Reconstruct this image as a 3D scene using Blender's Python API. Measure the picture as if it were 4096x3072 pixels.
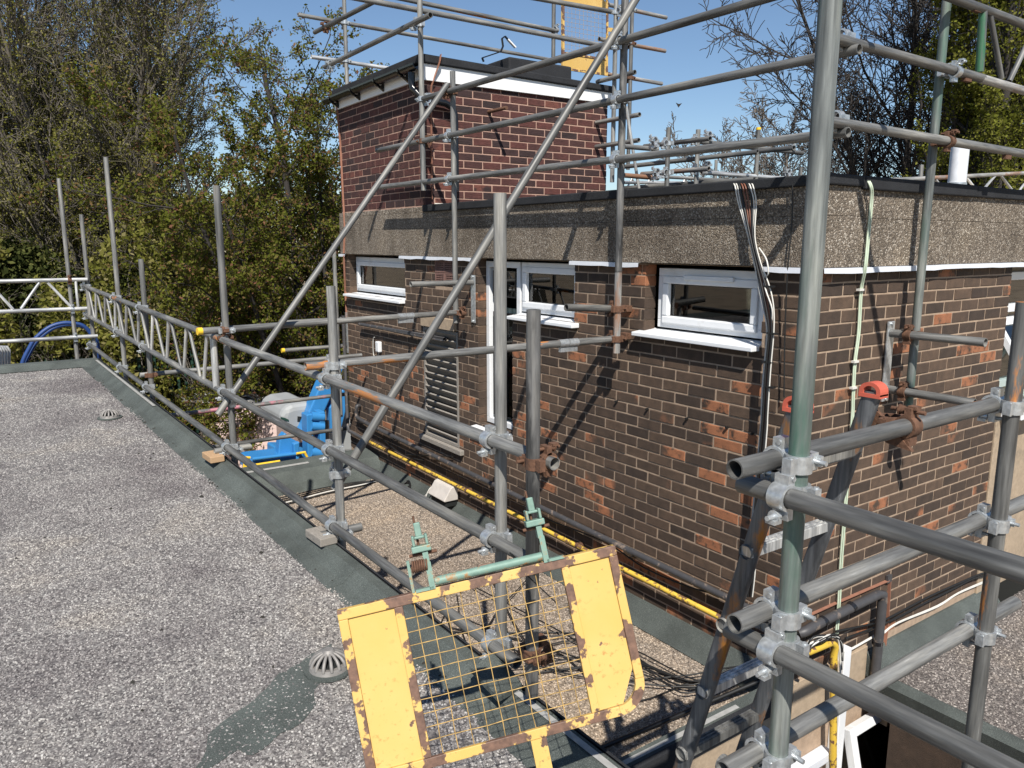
import bpy, math, random
import numpy as np
from mathutils import Vector, Matrix
rng = random.Random(7); nr = np.random.RandomState(11)
for o in list(bpy.data.objects): bpy.data.objects.remove(o)
S = bpy.context.scene; COL = S.collection
# ------------------------------------------------------------------ camera
CAMP = (-3.70535, -2.45877, 0.21535); YAW, PITCH = 0.964328, -0.1815097; FPX = 3078.13
cd = bpy.data.cameras.new('camera'); cam = bpy.data.objects.new('camera', cd); COL.objects.link(cam)
cam.location = CAMP; cam.rotation_euler = (math.pi/2+PITCH, 0, YAW-math.pi/2)
cd.sensor_width = 36; cd.lens = 36*FPX/4096; cd.clip_end = 2000; cd.clip_start = 0.05
S.camera = cam
# ------------------------------------------------------------------ sky, sun, exposure
SUN_AZ, SUN_EL = math.radians(-121), math.radians(48)      # azimuth of the sun from +x
w = bpy.data.worlds.new('World'); S.world = w; w.use_nodes = True
nt = w.node_tree; nt.nodes.clear()
wo = nt.nodes.new('ShaderNodeOutputWorld'); wb = nt.nodes.new('ShaderNodeBackground'); sk = nt.nodes.new('ShaderNodeTexSky')
sk.sky_type = 'NISHITA'; sk.sun_disc = False; sk.sun_elevation = SUN_EL; sk.sun_rotation = math.pi/2-SUN_AZ
sk.air_density = 1.0; sk.dust_density = 0.0; sk.ozone_density = 4.0
wb.inputs[1].default_value = 0.08
nt.links.new(sk.outputs[0], wb.inputs[0]); nt.links.new(wb.outputs[0], wo.inputs[0])
sl = bpy.data.lights.new('sun', 'SUN'); so = bpy.data.objects.new('sun', sl); COL.objects.link(so)
sl.energy = 5.0; sl.angle = math.radians(0.53); sl.color = (1.0, 0.955, 0.88)
so.location = (-20, -30, 40)
so.rotation_euler = Vector((-math.cos(SUN_AZ)*math.cos(SUN_EL), -math.sin(SUN_AZ)*math.cos(SUN_EL), -math.sin(SUN_EL))).to_track_quat('-Z', 'Y').to_euler()
S.view_settings.view_transform = 'Standard'; S.view_settings.look = 'None'; S.view_settings.gamma = 1
S.view_settings.exposure = 0.45; S.view_settings.use_curve_mapping = False
S.render.engine = 'CYCLES'; S.cycles.max_bounces = 6
# ------------------------------------------------------------------ photo pixel -> point on a known plane
_f = np.array([math.cos(YAW)*math.cos(PITCH), math.sin(YAW)*math.cos(PITCH), math.sin(PITCH)])
_r = np.array([math.sin(YAW), -math.cos(YAW), 0]); _u = np.cross(_r, _f); _c = np.array(CAMP)
REG = {'1':(0,0,1.6193),'2':(1200,0,1.6193),'3':(2400,0,1.3042),'4':(0,1000,1.6193),'5':(1200,900,1.6193),'6':(2400,900,1.3042),
 '7':(1200,1900,1.4125),'8':(2600,1900,1.4158),'a':(3050,1020,2.1147),'b':(3050,1750,2.1147),'c':(2150,1000,2.1147),
 'd':(2150,1750,2.1147),'e':(1330,960,2.765),'f':(1330,1500,2.765),'g':(180,1000,2.538),'i':(0,1080,2.38),'j':(700,1200,1.813),
 'k':(700,1500,1.813),'l':(1100,1750,1.813),'m':(2600,1450,1.1536),'n':(2600,2247,1.1536),'r':(3400,2300,1.233),
 'q':(2150,0,2.115),'s':(2400,400,1.411),'o':(0,0,.54)}
def ray(r, x, y):
    o = REG[r]; X, Y = o[0]+x/o[2], o[1]+y/o[2]
    return _f+(X-2048)/FPX*_r-(Y-1536)/FPX*_u
def PL(r, x, y, n, c):
    d = ray(r, x, y); n = np.array(n, float); return Vector(_c+d*((c-n@_c)/(d@n)))
def PX(r, x, y, v): return PL(r, x, y, (1,0,0), v)
def PY(r, x, y, v): return PL(r, x, y, (0,1,0), v)
def PZ(r, x, y, v): return PL(r, x, y, (0,0,1), v)
def PD(r, x, y, d): return Vector(_c+ray(r, x, y)*d)
K = (1, .05, 0)
def PK(r, x, y, c=-2.15): return PL(r, x, y, K, c)
# ------------------------------------------------------------------ materials
MATS = {}
def nodes(name):
    m = bpy.data.materials.new(name); m.use_nodes = True; t = m.node_tree
    b = t.nodes['Principled BSDF']; MATS[name] = m
    return m, t, b
def N(t, typ, **kw):
    n = t.nodes.new(typ)
    for k, v in kw.items(): setattr(n, k, v)
    return n
def L(t, a, b): t.links.new(a, b)
def ramp(t, fac, stops):
    r = N(t, 'ShaderNodeValToRGB'); e = r.color_ramp.elements
    while len(e) < len(stops): e.new(.5)
    for i, (p, c) in enumerate(stops):
        e[i].position = p; e[i].color = (c, c, c, 1) if isinstance(c, (int, float)) else (*c, 1)
    L(t, fac, r.inputs[0]); return r.outputs[0]
def coords(t, kind='Object', scale=(1,1,1)):
    c = N(t, 'ShaderNodeTexCoord'); mp = N(t, 'ShaderNodeMapping')
    src = c.outputs['Object'] if kind == 'Object' else N(t, 'ShaderNodeNewGeometry').outputs['Position']
    L(t, src, mp.inputs[0]); mp.inputs['Scale'].default_value = scale
    return mp.outputs[0]
def noise(t, vec, scale, detail=4, rough=.55):
    n = N(t, 'ShaderNodeTexNoise'); n.inputs['Scale'].default_value = scale; n.inputs['Detail'].default_value = detail
    n.inputs['Roughness'].default_value = rough; L(t, vec, n.inputs['Vector']); return n.outputs['Fac']
def mix(t, fac, a, b, mode='MIX'):
    m = N(t, 'ShaderNodeMix', data_type='RGBA', blend_type=mode)
    for i, v in ((0, fac), (6, a), (7, b)):
        if hasattr(v, 'is_output'): L(t, v, m.inputs[i])
        else: m.inputs[i].default_value = v if isinstance(v, (int, float)) else (*v, 1)
    return m.outputs[2]
def math_(t, op, a, b=0.0):
    m = N(t, 'ShaderNodeMath', operation=op)
    for i, v in enumerate((a, b)):
        if hasattr(v, 'is_output'): L(t, v, m.inputs[i])
        else: m.inputs[i].default_value = v
    return m.outputs[0]
def bump(t, b, h, strength, dist):
    n = N(t, 'ShaderNodeBump'); n.inputs['Strength'].default_value = strength; n.inputs['Distance'].default_value = dist
    L(t, h, n.inputs['Height']); L(t, n.outputs[0], b.inputs['Normal'])
def plain(name, col, rough=.6, metal=0., var=.12, scale=12, bmp=0., bscale=60, kind='Object', stretch=(1,1,1), dirt=None, dscale=3):
    m, t, b = nodes(name); v = coords(t, kind, stretch)
    n = noise(t, v, scale)
    c = ramp(t, n, [(.25, tuple(x*(1-var) for x in col)), (.75, tuple(min(1, x*(1+var)) for x in col))])
    if dirt:
        n2 = noise(t, v, dscale, 6, .65); c = mix(t, ramp(t, n2, [(dirt[1], 0.), (dirt[2], 1.)]), c, dirt[0])
    L(t, c, b.inputs['Base Color']); b.inputs['Roughness'].default_value = rough; b.inputs['Metallic'].default_value = metal
    if bmp: bump(t, b, noise(t, v, bscale, 5), bmp, .004)
    return m
def tube_mat(name, base=(.17,.168,.16), patch=None, lo=.56, hi=.6, pscale=(6,6,1.3), metal=.3, rough=.52):
    m, t, b = nodes(name)
    oi = N(t, 'ShaderNodeObjectInfo'); tc = N(t, 'ShaderNodeTexCoord')
    off = N(t, 'ShaderNodeVectorMath', operation='ADD'); cmb = N(t, 'ShaderNodeCombineXYZ')
    rr = math_(t, 'MULTIPLY', oi.outputs['Random'], 37.); L(t, rr, cmb.inputs[2])
    L(t, tc.outputs['Object'], off.inputs[0]); L(t, cmb.outputs[0], off.inputs[1])
    mp = N(t, 'ShaderNodeMapping'); mp.inputs['Scale'].default_value = (90, 90, 5); L(t, off.outputs[0], mp.inputs[0])
    s1 = noise(t, mp.outputs[0], 1., 5, .6)
    mp2 = N(t, 'ShaderNodeMapping'); mp2.inputs['Scale'].default_value = (18, 18, 2.2); L(t, off.outputs[0], mp2.inputs[0])
    s2 = noise(t, mp2.outputs[0], 1., 4, .6)
    c = ramp(t, s1, [(.2, tuple(x*.45 for x in base)), (.48, base), (.66, tuple(min(1, x*1.35) for x in base)), (.76, tuple(min(1, x*2.2+.03) for x in base))])
    c2 = ramp(t, s2, [(.3, (.5,.5,.51)), (.52, (1.,1.,1.)), (.7, (1.5,1.46,1.38))])
    c = mix(t, 1., c, c2, 'MULTIPLY')
    br = math_(t, 'ADD', math_(t, 'MULTIPLY', oi.outputs['Random'], .55), .75)
    cb = N(t, 'ShaderNodeCombineColor'); [L(t, br, cb.inputs[k]) for k in range(3)]
    c = mix(t, 1., c, cb.outputs[0], 'MULTIPLY')
    if patch:
        mp3 = N(t, 'ShaderNodeMapping'); mp3.inputs['Scale'].default_value = pscale; L(t, off.outputs[0], mp3.inputs[0])
        s3 = noise(t, mp3.outputs[0], 1., 6, .65)
        f3 = math_(t, 'MULTIPLY', ramp(t, s3, [(lo, 0.), (hi, 1.)]), ramp(t, s1, [(.3, .35), (.5, 1.)]))
        c = mix(t, f3, c, patch)
    L(t, c, b.inputs['Base Color']); b.inputs['Metallic'].default_value = metal
    L(t, ramp(t, s2, [(.3, rough-.08), (.7, rough+.12)]), b.inputs['Roughness'])
    bump(t, b, s1, .25, .001)
    return m
GALV = tube_mat('galvanised_tube')
ORNG = tube_mat('galvanised_tube_orange_paint', patch=(.5,.2,.06), lo=.57, hi=.6)
GREEN = tube_mat('galvanised_tube_green_wash', base=(.145,.155,.148), patch=(.05,.125,.09), lo=.46, hi=.72, pscale=(9,9,1.5))
DARK = tube_mat('blackened_tube', base=(.12,.118,.115), patch=(.03,.03,.03), lo=.5, hi=.6)
RUST = tube_mat('rusty_tube', base=(.24,.235,.225), patch=(.26,.13,.07), lo=.5, hi=.58, pscale=(3,3,1.), metal=.2, rough=.65)
PINK = tube_mat('pink_marked_tube', patch=(.5,.2,.24), lo=.5, hi=.53, pscale=(1,1,.9))
ALU = tube_mat('bright_aluminium_tube', base=(.55,.55,.54), metal=.5, rough=.38)
LADD = tube_mat('ladder_stile_metal', base=(.09,.094,.1), patch=(.36,.15,.03), lo=.58, hi=.65, pscale=(4,4,2), metal=.4, rough=.45)
ZINC = plain('zinc_coupler', (.5,.52,.53), .36, .65, .35, 40, .35, 90)
RUSTC = plain('rusty_coupler', (.125,.062,.036), .85, .1, .4, 50, .6, 120)
YCAP = plain('yellow_plastic', (.75,.48,.03), .5)

def brick_mat(name, dark, mid, hot, hot_amt, rustic=False):
    m, t, b = nodes(name)
    g = N(t, 'ShaderNodeNewGeometry'); oi = N(t, 'ShaderNodeObjectInfo')
    r = math_(t, 'FRACT', math_(t, 'ADD', g.outputs['Random Per Island'], math_(t, 'MULTIPLY', oi.outputs['Random'], 7.31)))
    r2 = math_(t, 'FRACT', math_(t, 'MULTIPLY', r, 13.7))
    pos = g.outputs['Position']
    c = ramp(t, r, [(0., dark), (.5, tuple((a+q)/2 for a, q in zip(dark, mid))), (1., mid)])
    n1 = noise(t, pos, 14, 5, .6); n2 = noise(t, pos, 1.1, 3); n3 = noise(t, pos, 160, 3, .7)
    # weathered-off faces that show the orange body of the brick
    k = math_(t, 'ADD', r2, math_(t, 'MULTIPLY', math_(t, 'SUBTRACT', n2, .5), 1.3))
    h = math_(t, 'MULTIPLY', ramp(t, k, [(hot_amt, 0.), (hot_amt+.06, 1.)]), ramp(t, math_(t, 'ADD', n1, math_(t, 'MULTIPLY', k, .25)), [(.62, 0.), (.74, 1.)]))
    c = mix(t, h, c, hot)
    c = mix(t, 1., c, ramp(t, n1, [(.25, (.7,.7,.7)), (.7, (1.25,1.22,1.2))]), 'MULTIPLY')
    sp = ramp(t, n3, [(.3, 0.35), (.42, 1.)]); 
    cs = N(t, 'ShaderNodeCombineColor'); [L(t, sp, cs.inputs[q]) for q in range(3)]
    c = mix(t, .8, c, cs.outputs[0], 'MULTIPLY')
    L(t, c, b.inputs['Base Color']); b.inputs['Roughness'].default_value = .88
    if rustic:
        mp = N(t, 'ShaderNodeMapping'); mp.inputs['Scale'].default_value = (28, 28, 130); L(t, pos, mp.inputs[0])
        bump(t, b, noise(t, mp.outputs[0], 1., 3), .9, .006)
    else:
        bump(t, b, math_(t, 'ADD', n3, math_(t, 'MULTIPLY', n1, .7)), .8, .004)
    return m
BRICK = brick_mat('brown_weathered_brick', (.045,.030,.0215), (.1,.064,.042), (.29,.118,.056), .86)
BRICK2 = brick_mat('dark_red_rustic_brick', (.028,.016,.016), (.092,.03,.024), (.13,.045,.032), .98, True)
MORT = plain('mortar', (.35,.255,.18), .95, 0, .2, 25, .5, 150, 'World')
MORT2 = plain('pink_mortar', (.42,.265,.2), .95, 0, .2, 25, .5, 150, 'World')
def aggregate_mat():
    m, t, b = nodes('exposed_aggregate_concrete'); g = N(t, 'ShaderNodeNewGeometry'); pos = g.outputs['Position']
    v = N(t, 'ShaderNodeTexVoronoi'); v.inputs['Scale'].default_value = 120; L(t, pos, v.inputs['Vector'])
    sep = N(t, 'ShaderNodeSeparateColor'); L(t, v.outputs['Color'], sep.inputs[0])
    c = ramp(t, sep.outputs[0], [(0., (.11,.088,.066)), (.45, (.215,.172,.13)), (.8, (.33,.27,.205)), (.97, (.58,.52,.44))])
    ns = noise(t, pos, 2.2, 5, .6)
    c = mix(t, 1., c, ramp(t, ns, [(.3, (.62,.6,.58)), (.55, (1.,1.,1.)), (.8, (1.2,1.18,1.12))]), 'MULTIPLY')
    mp = N(t, 'ShaderNodeMapping'); mp.inputs['Scale'].default_value = (5, 5, .5); L(t, pos, mp.inputs[0])
    c = mix(t, 1., c, ramp(t, noise(t, mp.outputs[0], 1., 5), [(.3, (.7,.69,.67)), (.6, (1.,1.,1.))]), 'MULTIPLY')
    d = ramp(t, v.outputs['Distance'], [(.25, 1.), (.65, .35)])
    cs = N(t, 'ShaderNodeCombineColor'); [L(t, d, cs.inputs[q]) for q in range(3)]
    c = mix(t, .5, c, cs.outputs[0], 'MULTIPLY')
    L(t, c, b.inputs['Base Color']); b.inputs['Roughness'].default_value = .92
    bump(t, b, d, .8, .006); return m
AGG = aggregate_mat()
RENDER = plain('beige_concrete', (.36,.275,.19), .92, 0, .15, 30, .5, 120, 'World', dirt=((.16,.13,.1), .55, .75), dscale=4)
def gravel_mat(name, stops, stain, dim=1.):
    m, t, b = nodes(name); g = N(t, 'ShaderNodeNewGeometry'); pos = g.outputs['Position']; oi = N(t, 'ShaderNodeObjectInfo')
    v = N(t, 'ShaderNodeTexVoronoi'); v.inputs['Scale'].default_value = 120; L(t, pos, v.inputs['Vector'])
    sep = N(t, 'ShaderNodeSeparateColor'); L(t, v.outputs['Color'], sep.inputs[0])
    r = math_(t, 'FRACT', math_(t, 'ADD', sep.outputs[0], oi.outputs['Random']))
    c = ramp(t, r, stops)
    a = noise(t, pos, 1.3, 6, .62); a2 = noise(t, pos, .45, 4)
    k = math_(t, 'ADD', math_(t, 'MULTIPLY', a, .6), math_(t, 'MULTIPLY', a2, .4))
    c = mix(t, 1., c, ramp(t, k, [(.36, stain), (.52, (1.,1.,1.)), (.66, (1.18,1.12,1.02))]), 'MULTIPLY')
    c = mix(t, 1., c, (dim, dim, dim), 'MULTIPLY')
    a3 = noise(t, pos, 7., 5, .7); c = mix(t, ramp(t, a3, [(.66, 0.), (.72, .75)]), c, (.035,.032,.03))
    L(t, c, b.inputs['Base Color']); b.inputs['Roughness'].default_value = .9
    bump(t, b, v.outputs['Distance'], -.8, .008); return m
GS = {'pale': ([(0., (.085,.078,.077)), (.3, (.17,.155,.15)), (.65, (.27,.25,.235)), (.95, (.46,.44,.41))], (.55,.52,.55)),
 'buff': ([(0., (.12,.092,.07)), (.3, (.22,.175,.135)), (.65, (.33,.265,.205)), (.95, (.5,.43,.36))], (.75,.72,.7)),
 'grey': ([(0., (.07,.06,.055)), (.3, (.15,.13,.12)), (.65, (.25,.215,.195)), (.95, (.44,.4,.36))], (.7,.68,.68))}
GRAV1, GRAV2, GRAV3 = [gravel_mat(k+'_roof_chippings', *GS[k]) for k in ('pale', 'buff', 'grey')]
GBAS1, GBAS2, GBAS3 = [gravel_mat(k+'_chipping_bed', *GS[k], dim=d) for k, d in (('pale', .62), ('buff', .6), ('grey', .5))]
def felt_mat(name, col, light):
    m, t, b = nodes(name); g = N(t, 'ShaderNodeNewGeometry'); pos = g.outputs['Position']
    n = noise(t, pos, 260, 2, .8); n2 = noise(t, pos, 3.5, 5)
    c = ramp(t, n, [(.3, tuple(x*.55 for x in col)), (.55, col), (.72, light)])
    c = mix(t, 1., c, ramp(t, n2, [(.3, (.7,.7,.7)), (.7, (1.25,1.25,1.25))]), 'MULTIPLY')
    L(t, c, b.inputs['Base Color']); b.inputs['Roughness'].default_value = .85; b.inputs['Specular IOR Level'].default_value = .3
    bump(t, b, n, .5, .003); return m
FELT = felt_mat('green_mineral_felt', (.076,.087,.08), (.18,.195,.182))
FELTB = felt_mat('black_mineral_felt', (.022,.023,.026), (.06,.062,.066))
STRIP = plain('pale_grey_tape', (.3,.295,.28), .8, 0, .2, 30)
UPVC = plain('white_upvc', (.72,.73,.74), .35, 0, .04, 8, dirt=((.45,.43,.4), .6, .85), dscale=5)
LEAD = plain('white_painted_flashing', (.62,.64,.68), .5, 0, .06, 12, .3, 30)
FASC = plain('white_fascia_board', (.78,.78,.77), .4, 0, .03, 6)
BLKP = plain('black_plastic_gutter', (.012,.012,.014), .22, 0, .1, 10)
BLKW = plain('black_rubber_cable', (.012,.012,.012), .5, 0, .1, 10)
GPIPE = plain('grey_soil_pipe', (.055,.053,.055), .5, 0, .15, 20, dirt=((.28,.21,.16), .58, .7), dscale=14)
WCAB = plain('white_cable', (.62,.6,.55), .5)
GCAB = plain('pale_green_cable', (.5,.58,.44), .5)
BRCAB = plain('brown_cable', (.19,.075,.045), .5)
COPT = plain('copper_lightning_tape', (.31,.145,.095), .6, .1, .15, 20)
YPIPE = plain('yellow_gas_pipe', (.6,.4,.05), .5, 0, .08, 8, dirt=((.14,.075,.04), .52, .57), dscale=22)
def gate_mat(name, lo, hi):
    m, t, b = nodes(name); v = coords(t, 'Object'); n = noise(t, v, 9., 7, .6); n2 = noise(t, v, 55, 4, .6); n3 = noise(t, v, 3, 3)
    y = ramp(t, n3, [(.3, (.56,.35,.085)), (.7, (.61,.41,.14))])
    y = mix(t, math_(t, 'MULTIPLY', ramp(t, n2, [(.58, 0.), (.68, .8)]), ramp(t, n3, [(.42, 0.), (.58, 1.)])), y, (.33,.13,.03))
    c = mix(t, ramp(t, n, [(lo, 0.), (hi, 1.)]), y, ramp(t, n2, [(.3, (.09,.05,.035)), (.7, (.19,.105,.07))]))
    L(t, c, b.inputs['Base Color']); b.inputs['Roughness'].default_value = .6
    bump(t, b, math_(t, 'ADD', math_(t, 'MULTIPLY', n, -1.), math_(t, 'MULTIPLY', n2, .3)), .35, .002); return m
YPAN = gate_mat('yellow_painted_sheet', .635, .65); YFRM = gate_mat('chipped_yellow_frame', .495, .515)
WIRE = plain('yellow_rusty_wire', (.42,.27,.09), .7, 0, .5, 45)
TEAL = plain('teal_painted_steel', (.17,.27,.22), .6, .1, .2, 30, dirt=((.3,.17,.07), .55, .65), dscale=30)
WOODD = plain('grey_weathered_timber', (.25,.225,.195), .9, 0, .35, 20, .5, 40, stretch=(14,1.5,14))
WOODL = plain('raw_softwood', (.42,.27,.15), .8, 0, .2, 20, .3, 40, stretch=(14,1.5,14))
REDP = plain('red_rubber_foot', (.5,.1,.06), .6)
DARKI = plain('dark_interior', (.007,.0085,.008), .9)
CURT = plain('pale_green_curtain', (.4,.42,.33), .9, 0, .2, 30, stretch=(1,20,.3))
BARK1 = plain('grey_brown_bark', (.115,.1,.083), .9, 0, .35, 6, dirt=((.16,.15,.06), .55, .75), dscale=2)
BARK2 = plain('dark_bark', (.034,.029,.026), .9, 0, .3, 6)
BARK3 = plain('pale_twig_bark', (.14,.12,.1), .9, 0, .3, 6)
def leaf_mat(name, stops, trans=.35):
    m, t, b = nodes(name); g = N(t, 'ShaderNodeNewGeometry')
    c = ramp(t, g.outputs['Random Per Island'], stops); t.nodes.remove(b)
    d = N(t, 'ShaderNodeBsdfDiffuse'); tr = N(t, 'ShaderNodeBsdfTranslucent'); mx = N(t, 'ShaderNodeMixShader')
    mx.inputs[0].default_value = trans; L(t, c, d.inputs[0]); L(t, c, tr.inputs[0])
    L(t, d.outputs[0], mx.inputs[1]); L(t, tr.outputs[0], mx.inputs[2]); L(t, mx.outputs[0], t.nodes['Material Output'].inputs[0]); return m
LEAF1 = leaf_mat('yellow_green_bud_leaf', [(0., (.1,.105,.02)), (.5, (.18,.18,.04)), (.85, (.23,.21,.07)), (1., (.3,.26,.14))])
LEAF2 = leaf_mat('fresh_green_leaf', [(0., (.07,.085,.012)), (.6, (.15,.16,.03)), (.85, (.17,.12,.05)), (1., (.2,.09,.06))])
LEAF3 = leaf_mat('ivy_leaf', [(0., (.02,.028,.01)), (.6, (.06,.07,.022)), (1., (.12,.12,.04))], .15)
LEAF4 = leaf_mat('poplar_leaf', [(0., (.08,.09,.012)), (.6, (.16,.17,.03)), (1., (.24,.23,.06))])
BLUE = plain('blue_lift_paint', (.035,.2,.46), .4, 0, .08, 4)
DBLUE = plain('dark_blue_hose', (.015,.05,.18), .5, 0, .2, 6)
GREYP = plain('grey_moulded_cowl', (.3,.31,.31), .5, 0, .06, 4)
GROUND = plain('sandy_yard_ground', (.36,.28,.19), .95, 0, .25, 1.5, .4, 30, 'World', dirt=((.14,.11,.075), .5, .7), dscale=.6)
TARMAC = plain('dark_paved_yard', (.06,.055,.05), .9, 0, .2, 3, .4, 40, 'World')
GFENCE = plain('dark_green_paint', (.012,.045,.03), .6)
PLASTB = plain('pink_plasterboard_edge', (.6,.46,.42), .8, 0, .1, 40, stretch=(1,1,20))
FLUE = plain('white_flue', (.7,.71,.73), .4)
def glass_mat():
    m, t, b = nodes('window_glass'); t.nodes.remove(b)
    tr = N(t, 'ShaderNodeBsdfTransparent'); gl = N(t, 'ShaderNodeBsdfGlossy'); fr = N(t, 'ShaderNodeFresnel'); mx = N(t, 'ShaderNodeMixShader')
    fr.inputs[0].default_value = 1.6; gl.inputs['Roughness'].default_value = .015; tr.inputs[0].default_value = (.72,.8,.78,1)
    f = math_(t, 'MULTIPLY', fr.outputs[0], 1.5)
    L(t, f, mx.inputs[0]); L(t, tr.outputs[0], mx.inputs[1]); L(t, gl.outputs[0], mx.inputs[2])
    L(t, mx.outputs[0], t.nodes['Material Output'].inputs[0]); return m
GLASS = glass_mat()
# ------------------------------------------------------------------ object helpers
WM = {}
def link(o, parent=None, M=None):
    M = M or Matrix()
    COL.objects.link(o); WM[o.name] = M
    if parent:
        o.parent = parent; o.matrix_local = WM[parent.name].inverted() @ M
    else: o.matrix_world = M
    return o
def thing(name, label, cat, loc=(0,0,0), group=None):
    o = bpy.data.objects.new(name, None); o.empty_display_size = .1
    link(o, None, Matrix.Translation(loc)); o['label'] = label; o['category'] = cat
    if group: o['group'] = group
    return o
def tag(o, label, cat, group=None):
    o['label'] = label; o['category'] = cat
    if group: o['group'] = group
    return o
def struct(o): o['kind'] = 'structure'; return o
def stuff(o): o['kind'] = 'stuff'; return o
class MB:
    def __init__(s): s.v = []; s.f = []; s.sm = []
    def add(s, vs, fs, smooth=False):
        n = len(s.v); s.v += [tuple(v) for v in vs]; s.f += [tuple(i+n for i in f) for f in fs]; s.sm += [smooth]*len(fs); return s
    def box(s, a, b, M=None):
        x0, y0, z0 = a; x1, y1, z1 = b
        vs = [Vector(q) for q in ((x0,y0,z0),(x1,y0,z0),(x1,y1,z0),(x0,y1,z0),(x0,y0,z1),(x1,y0,z1),(x1,y1,z1),(x0,y1,z1))]
        if M: vs = [M @ v for v in vs]
        return s.add(vs, [(0,3,2,1),(4,5,6,7),(0,1,5,4),(1,2,6,5),(2,3,7,6),(3,0,4,7)])
    def bar(s, a, b, wx, wy, up=(0,0,1)):
        a, b = Vector(a), Vector(b); z = (b-a).normalized(); u = Vector(up)
        if abs(z.dot(u)) > .98: u = Vector((1,0,0))
        x = u.cross(z).normalized(); y = z.cross(x)
        M = Matrix((x, y, z)).transposed().to_4x4(); M.translation = a
        return s.box((-wx/2,-wy/2,0), (wx/2,wy/2,(b-a).length), M)
    def tube(s, pts, r, n=10, caps=True, ri=None):
        pts = [Vector(p) for p in pts]; rs = r if isinstance(r, (list, tuple)) else [r]*len(pts)
        vs = []; pu = None
        for i, p in enumerate(pts):
            d = (pts[min(i+1, len(pts)-1)]-pts[max(i-1, 0)]).normalized()
            if pu is None:
                pu = Vector((0,0,1)).cross(d)
                if pu.length < .05: pu = Vector((1,0,0)).cross(d)
            pu = (pu-d*pu.dot(d)).normalized(); q = d.cross(pu)
            vs += [p+(pu*math.cos(k*2*math.pi/n)+q*math.sin(k*2*math.pi/n))*rs[i] for k in range(n)]
        fs = [(i*n+k, i*n+(k+1)%n, (i+1)*n+(k+1)%n, (i+1)*n+k) for i in range(len(pts)-1) for k in range(n)]
        s.add(vs, fs, True)
        if caps and not ri:
            m = (len(pts)-1)*n
            s.add(vs[:n][::-1], [tuple(range(n))]); s.add(vs[m:], [tuple(range(n))])
        return s
    def prism(s, poly, d):
        "poly: list of points (planar), extruded by vector d"
        d = Vector(d); n = len(poly); vs = [Vector(p) for p in poly]; vs += [v+d for v in vs]
        s.add(vs, [tuple(range(n))[::-1], tuple(range(n, 2*n))]+[(k, (k+1)%n, n+(k+1)%n, n+k) for k in range(n)]); return s
    def mesh(s, name, mat):
        me = bpy.data.meshes.new(name); me.from_pydata(s.v, [], s.f); me.materials.append(mat)
        me.polygons.foreach_set('use_smooth', s.sm); me.update(); return me
    def build(s, name, mat, parent=None, M=None):
        "vertices are world coordinates; the object keeps its own origin at their centre"
        a = np.array(s.v); c = Vector((a.min(0)+a.max(0))/2) if M is None else None
        if M is None:
            s.v = [tuple(Vector(v)-c) for v in s.v]; M = Matrix.Translation(c)
        return link(bpy.data.objects.new(name, s.mesh(name, mat)), parent, M)
def wrap(me, name, parent, M): return link(bpy.data.objects.new(name, me), parent, M)
def bevel(o, wdt=.003, seg=2):
    m = o.modifiers.new('bevel', 'BEVEL'); m.width = wdt; m.segments = seg; m.limit_method = 'ANGLE'; return o
def frame_M(p, z, x):
    z = Vector(z).normalized(); x = Vector(x); x = (x-z*x.dot(z)).normalized(); y = z.cross(x)
    M = Matrix((x, y, z)).transposed().to_4x4(); M.translation = Vector(p); return M
R0 = .02415
def tube_mesh(Lg, ro, ri, mat, n=20):
    b = MB(); c = [(math.cos(k*2*math.pi/n), math.sin(k*2*math.pi/n)) for k in range(n)]
    zs = [0, Lg]; rings = [(ro, 0), (ro, Lg), (ri, Lg), (ri, 0)]
    vs = [(x*r, y*r, z) for r, z in rings for x, y in c]
    b.add(vs, [(q*n+k, q*n+(k+1)%n, (q+1)%4*n+(k+1)%n, (q+1)%4*n+k) for q in (0, 2) for k in range(n)], True)
    b.add(vs, [(q*n+k, q*n+(k+1)%n, (q+1)%4*n+(k+1)%n, (q+1)%4*n+k) for q in (1, 3) for k in range(n)])
    return b.mesh('tube', mat)
def tube(name, parent, a, b, mat=None, r=R0, wall=.004):
    a, b = Vector(a), Vector(b); d = b-a
    M = frame_M(a, d, (0,0,1) if abs(d.normalized().z) < .9 else (1,0,0))
    return wrap(tube_mesh(d.length, r, r-wall, mat or GALV), name, parent, M)
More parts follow.
